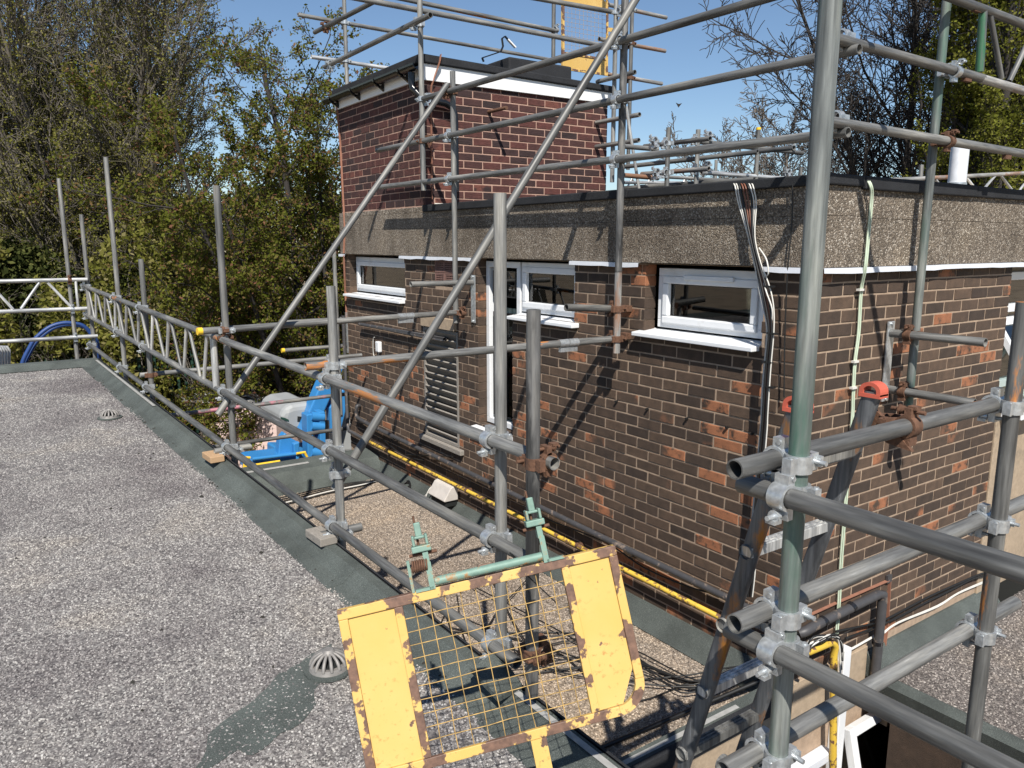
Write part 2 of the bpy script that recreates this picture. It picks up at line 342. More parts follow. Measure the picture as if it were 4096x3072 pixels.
# couplers: one shared body and bolt, tube 1 along local z through the origin, tube 2 along local x at y = .054
def sleeve(b, M, w=.042):
    n = 18; ro, ri = .0325, .0245
    vs = []
    for z in (-w/2, w/2):
        for r in (ri, ro): vs += [M @ Vector((math.cos(k*2*math.pi/n)*r, math.sin(k*2*math.pi/n)*r, z)) for k in range(n)]
    q = lambda i, k: i*n+k % n
    b.add(vs, [(q(1,k), q(1,k+1), q(3,k+1), q(3,k)) for k in range(n)]+[(q(0,k+1), q(0,k), q(2,k), q(2,k+1)) for k in range(n)], True)
    b.add(vs, [(q(2,k), q(3,k), q(3,k+1), q(2,k+1)) for k in range(n)]+[(q(1,k), q(0,k), q(0,k+1), q(1,k+1)) for k in range(n)])
def coupler_meshes(mat):
    b = MB(); M1 = Matrix(); M2 = Matrix.Translation((0,.054,0)) @ Matrix.Rotation(math.pi/2, 4, 'Y')
    sleeve(b, M1); sleeve(b, M2)
    for M in (M1, M2):
        f = 1 if M is M1 else -1
        b.box((.024,-.016,-.021), (.055,.004,.021), M); b.box((-.054,-.018,-.019), (-.027,.006,.019), M)
        b.box((.05,-.02*f-.006,-.013), (.06,-.02*f+.02,.013), M)
    body = b.mesh('coupler', mat)
    b = MB()
    for M in (M1, M2):
        pts = [M @ Vector(q) for q in ((.044,-.045,0), (.044,.052,0))]; b.tube(pts, .0062, 8)
        b.tube([M @ Vector((.044,.012,0)), M @ Vector((.044,.026,0))], .0125, 6)
        b.tube([M @ Vector((.044,.026,0)), M @ Vector((.044,.029,0))], .0155, 12)
        b.tube([M @ Vector((-.044,-.012,-.022)), M @ Vector((-.044,-.012,.022))], .0065, 8)
    return body, b.mesh('bolt', mat)
CPL = {'z': coupler_meshes(ZINC), 'r': coupler_meshes(RUSTC)}
def couple(parent, p, d1, d2, away, kind='z'):
    "p on the axis of tube 1 (direction d1); tube 2 (direction d2) lies on the side 'away' of it"
    z = Vector(d1).normalized(); y = Vector(away); y = (y-z*y.dot(z)).normalized(); x = y.cross(z)
    if x.dot(Vector(d2)) < 0: z = -z; x = y.cross(z)
    M = Matrix((x, y, z)).transposed().to_4x4(); M.translation = Vector(p)
    o = wrap(CPL[kind][0], 'coupler', parent, M); wrap(CPL[kind][1], 'bolt', o, M); return o
def gravel_nodes(o, mat, dens, size, seed):
    ng = bpy.data.node_groups.new('chippings', 'GeometryNodeTree')
    ng.interface.new_socket('Geometry', in_out='INPUT', socket_type='NodeSocketGeometry'); ng.interface.new_socket('Geometry', in_out='OUTPUT', socket_type='NodeSocketGeometry')
    n = ng.nodes; gi = n.new('NodeGroupInput'); go = n.new('NodeGroupOutput')
    d = n.new('GeometryNodeDistributePointsOnFaces'); d.inputs['Density'].default_value = dens; d.inputs['Seed'].default_value = seed
    ic = n.new('GeometryNodeMeshIcoSphere'); ic.inputs['Radius'].default_value = size; ic.inputs['Subdivisions'].default_value = 1
    tr = n.new('GeometryNodeTransform'); tr.inputs['Scale'].default_value = (1.25, .85, .62)
    sm = n.new('GeometryNodeSetMaterial'); sm.inputs['Material'].default_value = mat
    ip = n.new('GeometryNodeInstanceOnPoints'); rv = n.new('FunctionNodeRandomValue'); rv.data_type = 'FLOAT_VECTOR'
    rv.inputs[0].default_value = (-.5,-.5,0); rv.inputs[1].default_value = (.5,.5,6.28)
    rs = n.new('FunctionNodeRandomValue'); rs.inputs[2].default_value = .5; rs.inputs[3].default_value = 1.45
    jn = n.new('GeometryNodeJoinGeometry')
    lk = ng.links.new
    lk(gi.outputs[0], d.inputs['Mesh']); lk(ic.outputs[0], tr.inputs[0]); lk(tr.outputs[0], sm.inputs[0]); lk(sm.outputs[0], ip.inputs['Instance'])
    lk(d.outputs['Points'], ip.inputs['Points']); lk(rv.outputs[0], ip.inputs['Rotation']); lk(rs.outputs[1], ip.inputs['Scale'])
    lk(ip.outputs[0], jn.inputs[0]); lk(gi.outputs[0], jn.inputs[0]); lk(jn.outputs[0], go.inputs[0])
    m = o.modifiers.new('chippings', 'NODES'); m.node_group = ng; return o
# ================================================================== ground
GZ = -5.4
b = MB(); b.add([(-300,-300,GZ),(300,-300,GZ),(300,400,GZ),(-300,400,GZ)], [(0,1,2,3)])
struct(b.build('ground', GROUND))
b = MB(); b.add([(-2.2,-8,GZ+.004),(.9,-8,GZ+.004),(.9,.05,GZ+.004),(-2.2,.05,GZ+.004)], [(0,1,2,3)])
struct(b.build('courtyard_paving', TARMAC))
# ================================================================== bricks
def brick_mesh(name, Lg, h, d, mat, seed):
    "outer face at x=0 looking to -x, length along y (centred), height z (centred), depth to +x"
    q = random.Random(seed); j = lambda a=.0012: q.uniform(-a, a); c = .0035; b = MB(); y, z = Lg/2, h/2
    fr = [(j()+0, sy*(y-c)+j(), sz*(z-c)+j()) for sy, sz in ((-1,-1),(1,-1),(1,1),(-1,1))]
    md = [(c, sy*y+j(), sz*z+j()) for sy, sz in ((-1,-1),(1,-1),(1,1),(-1,1))]
    bk = [(d, sy*y, sz*z) for sy, sz in ((-1,-1),(1,-1),(1,1),(-1,1))]
    b.add(fr+md+bk, [(3,2,1,0)]+[(i, (i+1)%4, 4+(i+1)%4, 4+i) for i in range(4)]+[(4+i, 4+(i+1)%4, 8+(i+1)%4, 8+i) for i in range(4)])
    return b.mesh(name, mat)
def course_bricks(length, z_rows, odd0, openings, zc_to_row=None):
    "yield (u0,u1,zc) rectangles of face bricks of a wall that starts at a corner"
    out = []
    for i, zc in enumerate(z_rows):
        own = (i+odd0) % 2 == 0
        us = []; u = 0.
        if not own: u = .1125
        while u < length-.03:
            e = min(u+.215, length)
            if length-e < .05: e = length
            us.append((u, e)); u = e+.01
        for a, e in us:
            segs = [(a, e)]
            for (o0, o1, oz0, oz1) in openings:
                if oz0-.02 < zc < oz1+.02:
                    ns = []
                    for s0, s1 in segs:
                        if s1 <= o0 or s0 >= o1: ns.append((s0, s1)); continue
                        if s0 < o0: ns.append((s0, o0))
                        if s1 > o1: ns.append((o1, s1))
                    segs = ns
            out += [(s0, s1, zc) for s0, s1 in segs if s1-s0 > .025]
    return out
def lay(thing_o, wallF, wallR, recF, recR, org, mat, nmax, keep=300):
    "recF on plane x=org.x running +y, recR on plane y=org.y running +x"
    meshes = {}
    for k, Lg in (('s', .215), ('h', .1025)): meshes[k] = [brick_mesh('brick', Lg, .065, .1, mat, 5+i) for i in range(4)]
    items = []
    for wall, recs in ((0, recF), (1, recR)):
        for a, e, zc in recs:
            c = Vector((org[0], org[1]+(a+e)/2, zc)) if wall == 0 else Vector((org[0]+(a+e)/2, org[1], zc))
            M = Matrix.Translation(c) @ (Matrix() if wall == 0 else Matrix.Rotation(math.pi/2, 4, 'Z'))
            d = c-Vector(CAMP); n = Vector((-1,0,0)) if wall == 0 else Vector((0,-1,0))
            dep = d.dot(Vector(_f)); uu, vv = 2048+FPX*d.dot(Vector(_r))/dep, 1536-FPX*d.dot(Vector(_u))/dep
            sc = (e-a)*abs(d.normalized().dot(n))/d.length_squared
            if not (0 < uu < 4096 and 0 < vv < 3072): sc *= .05
            items.append((sc, wall, e-a, M))
    items.sort(key=lambda t: -t[0])
    rest = MB()
    for k, (sc, wall, Lg, M) in enumerate(items):
        kind = 's' if Lg > .16 else 'h'; me = rng.choice(meshes[kind]); s = Lg/(.215 if kind == 's' else .1025)
        J = Matrix.Translation((rng.uniform(-.0015, .0015), 0, 0)) @ Matrix.Rotation(rng.uniform(-.008, .008), 4, 'X')
        MM = M @ J @ Matrix.Diagonal((1, s, 1, 1))
        if k < keep: wrap(me, 'brick', wallF if wall == 0 else wallR, MM)
        else: rest.add([MM @ v.co for v in me.vertices], [tuple(p.vertices) for p in me.polygons])
    if rest.v: stuff(rest.build('brickwork', mat, thing_o))
def backing(b, u0, u1, z0, z1, holes, mk):
    us = sorted({u0, u1, *[h[0] for h in holes], *[h[1] for h in holes]}); us = [u for u in us if u0 <= u <= u1]
    zs = sorted({z0, z1, *[h[2] for h in holes], *[h[3] for h in holes]}); zs = [z for z in zs if z0 <= z <= z1]
    for i in range(len(us)-1):
        for k in range(len(zs)-1):
            uc, zc = (us[i]+us[i+1])/2, (zs[k]+zs[k+1])/2
            if any(h[0] < uc < h[1] and h[2] < zc < h[3] for h in holes): continue
            mk(us[i], us[i+1], zs[k], zs[k+1])
# ================================================================== main building
LB, WR = 6.46, 2.24
mbd = thing('brick_building', 'two storey brown brick building with a pebbly concrete band under its flat roof', 'building', (1.1,3.2,GZ))
OPEN = [(.36,1.31,-.365,.07), (2.06,3.42,-.375,.07), (2.88,3.42,-1.425,-.36), (4.857,6.3,-.375,.07), (3.78,4.46,-1.745,-.615), (3.83,4.2,-.19,.055)]
rows = [.0375-.075*i for i in range(32)]; ZB = rows[-1]-.0375
eps = .007
grow = [(o[0]-eps, o[1]+eps, o[2]-eps, o[3]+eps) for o in OPEN]
b = MB(); backing(b, .004, LB-.006, -2.75, .08, grow, lambda a, c, z0, z1: b.box((.004, a, z0), (.098, c, z1)))
wF = b.build('front_wall', MORT, mbd)
b = MB(); b.box((.1, .004, -2.75), (WR-.006, .098, .08))
wR = b.build('side_wall', MORT, mbd)
lay(mbd, wF, wR, course_bricks(LB, rows, 0, OPEN), course_bricks(WR, rows, 1, []), (0,0), BRICK, 0)
# dark rooms behind the glass, back walls, roof deck
b = MB(); b.box((.5,.5,-5.3), (5.5,LB-.1,.3)); b.build('interior', DARKI, mbd)
b = MB(); b.box((.11, LB-.105, GZ), (5.9, LB-.004, .08)); b.box((.03,.1,GZ), (.1, LB-.1, -2.76)); b.box((WR-.09,.11,GZ), (WR-.008,.6,.08))
b.build('end_wall', MORT, mbd)
# concrete band (butts at the corner), horizontal pour joint between two lifts
def band(name, x0, x1, y0, y1, z0, z1): return bevel(MB().box((x0,y0,z0), (x1,y1,z1)).build(name, AGG, mbd), .0025)
band('concrete_band', -.03, .3, -.03, LB+.02, .085, .355); band('concrete_band', -.029, .3, -.029, LB+.02, .3565, .51)
band('concrete_band', .302, 5.0, -.03, .26, .085, .345); band('concrete_band', .302, 5.0, -.029, .26, .3465, .51)
band('concrete_band', -.026, .3, 4.42, LB+.018, .512, .562)
b = MB(); b.box((.25,.2,.3), (5.9,LB,.44)); b.build('roof_deck', FELTB, mbd)
# black felt capping in lengths
y = 4.34
for k, e in enumerate((2.9, 1.45, -.055)):
    bevel(MB().box((-.058+.003*(k % 2), e, .5105), (.26, y-.003, .575-.004*k)).build('parapet_capping', FELTB, mbd), .008); y = e
x = .262
for k, e in enumerate((1.5, 2.8, 5.0)):
    bevel(MB().box((x+.003, -.058+.003*(k % 2), .497), (e, .26, .567-.003*k)).build('parapet_capping', FELTB, mbd), .008); x = e
# white flashing strips under the band
def strip(a, e, side='F', z=.078):
    b = MB(); n = max(2, int((e-a)/.12)); top, bot = [], []
    for i in range(n+1):
        u = a+(e-a)*i/n; j = rng.uniform(-.004, .004); o = -.05+rng.uniform(-.004, .004)
        P = (lambda o, u, z: (o, u, z)) if side == 'F' else (lambda o, u, z: (u, o, z))
        top += [P(o, u, z+.004+j*.3), P(.03, u, z+.006), P(o-.003, u, z-.024+j), P(o+.003, u, z-.024+j)]
    for i in range(n):
        q = 4*i; b.add([top[q+k] for k in range(8)], [(0,4,5,1),(2,6,4,0),(3,7,6,2)])
    return b.build('flashing', LEAD, mbd)
for a, e in ((6.3,6.5), (3.45,4.87), (1.33,2.06), (-.03,.345)): strip(a, e)
strip(-.045, WR+.06, 'R')
# windows
def bars(b, P, rect, w, d0, d1):
    u0, u1, z0, z1 = rect
    for q in ((u0,u1,z0,z0+w), (u0,u1,z1-w,z1), (u0,u0+w,z0+w,z1-w), (u1-w,u1,z0+w,z1-w)):
        p0, p1 = P(d0, q[0], q[2]), P(d1, q[1], q[3]); b.box([min(i) for i in zip(p0, p1)], [max(i) for i in zip(p0, p1)])
PF = lambda d, u, z: (d, u, z)
def window(rects, outer, sill=None, vent=None, casement=True):
    b = MB()
    for r in outer: bars(b, PF, r, .052, .085, .15)
    wdw = bevel(b.build('window', UPVC, mbd), .004)
    for r in rects:
        if casement:
            b = MB(); bars(b, PF, r, .05, .068, .125); bevel(b.build('casement', UPVC, wdw), .008)
        i = .045; q = (r[0]+i, r[1]-i, r[2]+i, r[3]-i)
        b = MB(); b.box((.105, q[0], q[2]), (.112, q[1], q[3])); b.build('pane', GLASS, wdw)
        b = MB(); bars(b, PF, q, .012, .1, .108); b.build('glazing_bead', BLKP, wdw)
    if sill:
        s0, s1, z = sill; b = MB(); b.prism([(-.07,s0,z-.03), (-.07,s0,z-.004), (.12,s0,z+.016), (.12,s0,z-.03)], (0,s1-s0,0)); bevel(b.build('sill', UPVC, wdw), .004)
    if vent:
        b = MB(); b.box((.05,vent[0],vent[2]), (.0675,vent[1],vent[3])); bevel(b.build('trickle_vent', UPVC, wdw), .004)
    return wdw
window([(.45,1.22,-.315,.0)], [(.4,1.27,-.345,.05)], (.365,1.36,-.375), (.62,1.02,-.02,.01))
window([(2.1,2.83,-.32,.02)], [(2.07,2.86,-.355,.055)], (2.0,2.87,-.385))
window([(2.93,3.37,-.3,.02), (2.93,3.37,-1.38,-.345)], [(2.885,3.415,-1.42,.055)], (2.87,3.47,-1.45), casement=False)
window([(4.9,6.25,-.32,.0)], [(4.87,6.29,-.35,.05)], (4.86,6.36,-.385))
b = MB()
for k in range(14): b.tube([(.2+.012*(k % 2), 2.9+.035*k, -1.4), (.2+.012*(k % 2), 2.9+.035*k, -.36)], .018, 8)
b.build('curtain', CURT, mbd)
# timber louvre
lo = MB(); bars(lo, PF, (3.78,4.46,-1.745,-.62), .028, -.004, .09); louv = lo.build('louvre_panel', WOODD, mbd)
for k in range(15):
    z = -1.69+k*.072; b = MB(); M = Matrix.Translation((.03,4.12,z)) @ Matrix.Rotation(math.radians(48)+rng.uniform(-.05,.05), 4, 'Y')
    b.box((-.055,-.308,-.007), (.055,.308,.007), M); b.build('slat', WOODD, louv)
b = MB(); b.box((.07,3.79,-1.74), (.085,4.45,-.63)); b.build('louvre_back', DARKI, louv)
b = MB(); b.box((-.045,3.69,-1.80), (.06,4.53,-1.75)); bevel(b.build('louvre_sill', WOODD, louv), .006)
b = MB(); b.box((-.035,3.8,-.61), (.01,4.46,-.5)); bevel(b.build('louvre_lintel', RENDER, louv), .004)
# air brick of four grilles
ab = MB(); ab.box((.04,3.83,-.19), (.06,4.2,.055)); abk = ab.build('air_brick', DARKI, mbd)
TERR = plain('terracotta_grille', (.2,.11,.09), .85)
for iy in range(2):
    for iz in range(2):
        b = MB(); y0, z0 = 3.835+.184*iy, -.186+.121*iz; bars(b, PF, (y0,y0+.178,z0,z0+.116), .012, -.002, .045)
        for k in range(1, 6): b.box((.002,y0+.178*k/6-.003,z0+.012), (.03,y0+.178*k/6+.003,z0+.104))
        for k in range(1, 6): b.box((0,y0+.012,z0+.116*k/6-.004), (.028,y0+.166,z0+.116*k/6+.004))
        b.build('grille', TERR, abk)
# felt upstand along the front wall, mortar fillet above it
b = MB(); b.prism([(-.012,.03,-2.30), (-.11,.03,-2.452), (.006,.03,-2.452), (.006,.03,-2.30)], (0,6.2,0)); b.build('felt_upstand', FELT, mbd)
b = MB(); b.prism([(.772,-.012,-2.375), (.772,-.13,-2.54), (.772,.006,-2.54), (.772,.006,-2.375)], (1.7,0,0)); b.build('felt_upstand', FELT, mbd)
# lower part of the side wall in the courtyard
b = MB(); b.box((0.0,-.018,-2.72), (.77,.2,-2.33)); bevel(b.build('concrete_band', RENDER, mbd), .004)
b = MB(); b.box((.77,-.004,-2.72), (2.2,.2,-2.545)); b.box((.012,.02,GZ), (2.2,.1,-2.725)); b.build('lower_wall', MORT, mbd)
b = MB(); b.box((-.03,-.06,-2.97), (.4,.02,-2.9)); bevel(b.build('lower_sill', LEAD, mbd), .01)
for i in range(9):
    for k in range(2):
        zc = -3.01-.075*i; b = MB()
        u0 = .0 if (i+k) % 2 else -.0; b.box((.012+.2*k, 0, zc-.0325), (.2+.2*k, .019, zc+.0325)); bevel(b.build('brick', BRICK, mbd), .003)
# set-back wall with white windows right of the brick pier
b = MB(); b.box((WR+.0,.26,-2.54), (5.2,.4,.08)); b.build('set_back_wall', RENDER, mbd)
b = MB(); b.box((WR-.004,-.012,-2.39), (WR+.62,.25,-.95)); bevel(b.build('render_panel', RENDER, mbd), .004)
for z0, z1 in ((-.3,.0), (-.88,-.34)):
    b = MB(); PR = lambda d, u, z: (u, .25-d, z); bars(b, PR, (WR+.1,3.3,z0,z1), .06, .0, .07); wd = bevel(b.build('window', UPVC, mbd), .004)
    b = MB(); b.box((WR+.16,.215,z0+.05), (3.24,.225,z1-.05)); b.build('pane', GLASS, wd)
b = MB(); b.box((WR+.02,-.16,-1.02), (3.4,.25,-.965)); bevel(b.build('sill', UPVC, mbd), .006)
# opened casement
M = Matrix.Translation((WR+.2,.17,-.35)) @ Matrix.Rotation(math.radians(-32), 4, 'X'); b = MB()
for q in (((0,-.02,-.62),(.05,.02,0)), ((.95,-.02,-.62),(1.,.02,0)), ((.05,-.02,-.05),(.95,.02,0)), ((.05,-.02,-.62),(.95,.02,-.57))): b.box(*q, M)
oc = b.build('casement', UPVC, mbd); b = MB(); b.box((.05,-.004,-.57), (.95,.004,-.05), M); b.build('pane', GLASS, oc)
# courtyard window and post
b = MB(); b.box((.455,-.05,-5.3), (.53,.018,-2.25)); bevel(b.build('window_post', UPVC, mbd), .005)
M = Matrix.Translation((.56,-.04,-2.83)) @ Matrix.Rotation(math.radians(-14), 4, 'X'); b = MB()
for q in (((0,-.03,-.62),(.06,.03,0)), ((.6,-.03,-.62),(.66,.03,0)), ((.06,-.03,-.06),(.6,.03,0)), ((.06,-.03,-.62),(.6,.03,-.55))): b.box(*q, M)
oc = bevel(b.build('casement', UPVC, mbd), .006); b = MB(); b.box((.06,-.005,-.55), (.6,.005,-.06), M); b.build('pane', GLASS, oc)
# ================================================================== brick plant room on the roof
pr = thing('rooftop_room', 'dark red brick rooftop room with white fascia and black gutter', 'building', (1.17,5.4,.5))
PY0, PXR = 4.37, 2.34
prow = [.6125+.075*i for i in range(16)]
b = MB(); b.box((.004,PY0+.004,.564), (.098,LB-.006,1.78)); pF = b.build('front_wall', MORT2, pr)
b = MB(); b.box((.1,PY0+.004,.5), (PXR-.006,PY0+.098,1.78)); pR = b.build('side_wall', MORT2, pr)
lay(pr, pF, pR, course_bricks(LB-PY0, prow, 0, []), course_bricks(PXR, prow, 1, []), (0,PY0), BRICK2, 0)
b = MB(); b.box((.12,PY0+.12,.5), (PXR-.01,LB-.01,1.78)); b.build('room_core', MORT2, pr)
b = MB(); b.prism([(-.03,PY0-.03,1.735), (PXR+.03,PY0-.03,1.745), (PXR+.03,PY0-.03,1.862), (-.03,PY0-.03,1.885)], (0,.03,0)); bevel(b.build('fascia_board', FASC, pr), .003)
b = MB(); b.box((-.028,PY0+.003,1.74), (-.002,LB+.03,1.87)); bevel(b.build('fascia_board', FASC, pr), .003)
b = MB(); b.prism([(-.055,PY0-.06,1.887), (PXR+.06,PY0-.06,1.866), (PXR+.06,PY0-.06,1.93), (-.055,PY0-.06,1.965)], (0,LB-PY0+.1,0)); bevel(b.build('felt_roof', FELTB, pr), .012, 3)
b = MB(); q = PY('2',1320,470,4.6); q2 = PY('2',1725,480,4.6); b.box((q.x,4.5,1.9), (q2.x,6.1,2.115)); bevel(b.build('roof_upstand', FELTB, pr), .02, 3)
b = MB(); b.box((q.x-.5,4.62,1.9), (q.x+.02,6.0,2.03)); bevel(b.build('roof_upstand', FELTB, pr), .02, 3)
b = MB(); b.box((.1,PY0-.02,.5), (1.2,PY0+.004,.6)); bevel(b.build('white_flashing', plain('flaking_white_coating', (.6,.57,.5), .8, 0, .1, 10, dirt=((.12,.12,.12), .5, .6), dscale=9), pr), .006)
# gutter with brackets along the front eaves, swan-neck and downpipe
n = 10; prof = [(-.092-.056*math.cos(math.pi*k/n), -.056*math.sin(math.pi*k/n)) for k in range(n+1)]; inn = [(-.092-.051*math.cos(math.pi*k/n), -.051*math.sin(math.pi*k/n)) for k in range(n+1)][::-1]
poly = [(x, PY0-.08, 1.865+z) for x, z in prof+inn]; b = MB(); b.prism(poly, (0,LB-PY0+.2,0)); gut = b.build('gutter', BLKP, pr)
for yy in (4.6, 5.15, 5.75, 6.35):
    b = MB(); b.prism([(x*1.0-.0, yy, 1.862+z*1.12) for x, z in [(-.155,.0)]+[( -.092-.062*math.cos(math.pi*k/8), -.062*math.sin(math.pi*k/8)) for k in range(9)]+[(-.03,-.0), (-.03,-.1)]], (0,.03,0)); b.build('gutter_bracket', BLKP, gut)
p1 = PX('2',722,470,-.09); b = MB()
b.tube([p1, p1+Vector((0,0,-.09)), Vector((-.085,4.42,1.66)), Vector((-.06,4.3,1.56)), PY('2',940,668,4.3), PY('2',985,695,4.31), PY('2',1003,745,4.31), PY('2',1003,745,4.31)-Vector((0,0,.72))], .034, 14)
b.build('downpipe', BLKP, pr)
def ribbon(name, pts, wd, th, mat, parent, up):
    b = MB(); pts = [Vector(p) for p in pts]
    for k in range(len(pts)-1): b.bar(pts[k], pts[k+1], th, wd, up)
    return b.build(name, mat, parent)
ribbon('copper_tape', [PY('2',912,352,4.3), PY('2',905,400,4.29), PY('2',850,560,4.35), PY('2',848,600,4.357), PY('2',855,1290,4.357)], .028, .004, COPT, pr, (0,-1,0))
ribbon('copper_tape', [PX('2',235,640,-.035), PX('2',262,950,-.008), PX('2',290,1480,-.036), PX('2',283,1640,-.05)], .022, .004, COPT, pr, (-1,0,0))
ribbon('copper_tape', [PX('e',125,170,-.056), PX('e',140,560,-.006), PX('e',160,900,-.006)], .022, .004, COPT, mbd, (-1,0,0))
b = MB(); b.tube([PY('2',1218,726,4.38), Vector((PY('2',1218,726,4.38).x+.01,4.06,PY('2',1218,726,4.38).z))], .018, 12); b.build('rusty_pipe_stub', RUSTC, pr)
o = ribbon('loose_strap', [PY('2',1190,400,4.5), PY('2',1180,375,4.5), PY('2',1240,355,4.5), PY('2',1300,335,4.5), PY('2',1315,300,4.5), PY('2',1308,250,4.5), PY('2',1328,235,4.5), PY('2',1345,255,4.5)], .012, .02, BLKP, pr, (0,0,1))
ribbon('strap_end', [PY('2',1345,255,4.5), PY('2',1395,308,4.5)], .014, .03, FASC, pr, (0,0,1))
# ================================================================== the roof the photograph is taken from
zk = lambda y: -1.462+.034*y
ex = lambda y: -2.155-.05*y
fb = thing('flat_roof_building', 'building whose grey chipping covered flat roof fills the left foreground', 'building', (-6,1,GZ))
YF = 8.15
b = MB()
g = [(-9.5,-6), (ex(-6)-.115,-6), (ex(3.6)-.115,3.6), (-9.5,3.6)]; b.add([(x, y, zk(y)-.066) for x, y in g], [(0,1,2,3)])
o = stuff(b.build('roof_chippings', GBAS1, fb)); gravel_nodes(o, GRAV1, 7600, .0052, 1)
b = MB(); g = [(-9.5,3.6), (ex(3.6)-.115,3.6), (ex(YF)-.115,YF-.15), (-9.5,YF-.15)]; b.add([(x, y, zk(y)-.066) for x, y in g], [(0,1,2,3)])
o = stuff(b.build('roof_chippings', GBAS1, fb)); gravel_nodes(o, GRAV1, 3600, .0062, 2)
def kerb_piece(y0, y1, dz=0.):
    P = lambda y: [(ex(y)+.012, y, zk(y)-.13), (ex(y)+.012, y, zk(y)+dz-.012), (ex(y), y, zk(y)+dz), (ex(y)-.055, y, zk(y)+dz+.002), (ex(y)-.12, y, zk(y)-.056+dz), (ex(y)-.2, y, zk(y)-.066+dz), (ex(y)-.2, y, zk(y)-.13)]
    a, c = P(y0), P(y1); n = len(a); b = MB()
    b.add(a+c, [(k, n+k, n+(k+1) % n, (k+1) % n) for k in range(n)]+[tuple(range(n)), tuple(range(n, 2*n))[::-1]])
    return b.build('kerb_felt', FELT, fb)
ys = [-6,-2.4,-.28,1.06,2.2,3.6,4.9,5.6,6.3,7.05,YF]
for k in range(len(ys)-1): kerb_piece(ys[k]-.03, ys[k+1]-.0004, .003*(k % 2))
b = MB(); b.prism([(ex(YF),YF-.2,zk(YF)-.064), (ex(YF),YF-.08,zk(YF)+.0), (ex(YF),YF+.06,zk(YF)+.004), (ex(YF),YF+.06,zk(YF)-.13)], (-7,0,0)); b.build('kerb_felt', FELT, fb)
for y0, y1 in ((-.98,-.24), (5.2,8.0)):
    b = MB(); P = lambda y, o: (ex(y)+o, y, zk(y)+.0085); b.add([P(y0,-.018), P(y0,-.045), P(y1,-.045), P(y1,-.018)], [(0,3,2,1)]); b.build('pale_tape', STRIP, fb)
# lifted felt lap
b = MB(); b.prism([(ex(-.1)+.01,-.27,zk(-.1)+.0), (ex(-.1)-.12,-.3,zk(-.1)+.005), (ex(-.1)-.14,-.14,zk(-.1)+.055), (ex(-.1)+.01,-.1,zk(-.1)+.06)], (0,0,.02)); b.build('lifted_felt', FELT, fb)
# black drip trim and wall below the edge
b = MB(); P = lambda y, z: (ex(y)+.014, y, zk(y)+z)
b.add([P(-6,-.13), P(-6,.004), P(YF,.004), P(YF,-.13)], [(0,1,2,3)]); b.add([(ex(-6)+.02,-6,zk(-6)+.004), (ex(-6)+.008,-6,zk(-6)+.0045), (ex(YF)+.008,YF,zk(YF)+.0045), (ex(YF)+.02,YF,zk(YF)+.004)], [(0,1,2,3)])
b.build('drip_trim', FELTB, fb)
b = MB(); b.prism([(-9.4,-5.9,GZ), (ex(-5.9)-.03,-5.9,GZ), (ex(YF)-.03,YF-.02,GZ), (-9.4,YF-.02,GZ)], (0,0,3.75)); b.build('wall', RENDER, fb)
# cast roof outlets
def drain(c, r, lab):
    t = thing('roof_drain', lab, 'drain', c, 'domed roof outlets')
    b = MB(); b.tube([c+Vector((0,0,-.004)), c+Vector((0,0,.006))], r*1.4, 24); b.build('felt_collar', FELT, t)
    b = MB(); b.tube([c+Vector((0,0,.004)), c+Vector((0,0,.026))], [r*1.12, r*1.02], 24); b.build('base_ring', CASTI, t)
    for k in range(14):
        a = k*2*math.pi/14; d = Vector((math.cos(a), math.sin(a), 0)); b = MB()
        b.tube([c+d*r*math.cos(f)+Vector((0,0,.02+r*.72*math.sin(f))) for f in (0,.35,.7,1.05,1.3)], [.0085,.008,.0075,.007,.0065], 6); b.build('rib', CASTI, t)
    b = MB(); b.tube([c+Vector((0,0,.02+r*.66)), c+Vector((0,0,.03+r*.74))], [r*.42, r*.25], 16); b.build('cap', CASTI, t)
    b = MB(); b.tube([c+Vector((0,0,.007)), c+Vector((0,0,.03))], r*.8, 16); b.build('sump', DARKI, t)
CASTI = plain('cast_aluminium', (.24,.225,.21), .6, .3, .25, 30)
def on_roof(r, x, y):
    p = PZ(r, x, y, -1.45)
    for _ in range(12): p = PZ(r, x, y, zk(p.y)-.06)
    return p
drain(on_roof('7',165,1090), .074, 'domed slotted roof drain beside the tilted yellow gate')
drain(on_roof('4',712,1085), .074, 'domed slotted roof drain farther off near the lattice guard rail')
# dark moss clumps among the chippings, thicker along the kerb
b = MB()
for k in range(230):
    yq = rng.uniform(-1.6,7.6); off = abs(rng.gauss(0,.05))+.13 if k < 130 else rng.uniform(.2,3.2); xq = ex(yq)-off; rr_ = rng.uniform(.004,.013)*(1.6 if rng.random() < .08 else 1); n = 6
    vs = [(xq+rr_*rng.uniform(.6,1.3)*math.cos(6.283*i/n), yq+rr_*rng.uniform(.6,1.3)*math.sin(6.283*i/n), zk(yq)-.064) for i in range(n)]+[(xq,yq,zk(yq)-.058+rr_*.4)]
    b.add(vs, [(i,(i+1) % n,n) for i in range(n)])
stuff(b.build('moss', plain('dark_moss', (.022,.02,.016), .95), fb))
# bare felt showing through round the near drain
pc = on_roof('7',20,1120); ring = []
for k in range(48):
    a = 2*math.pi*k/48; rr_ = 1+.16*math.sin(3*a+.6)+.1*math.sin(7*a)+rng.uniform(-.07,.07); d = Vector((.36*rr_*math.cos(a), .12*rr_*math.sin(a), 0)); d.rotate(Matrix.Rotation(math.radians(38), 3, 'Z')); q = pc+Vector((-.16,-.14,0))+d; q.z = zk(q.y)-.0628; ring.append(q)
b = MB(); b.add(ring, [tuple(range(48))]); b.build('bare_felt_patch', FELT, fb)
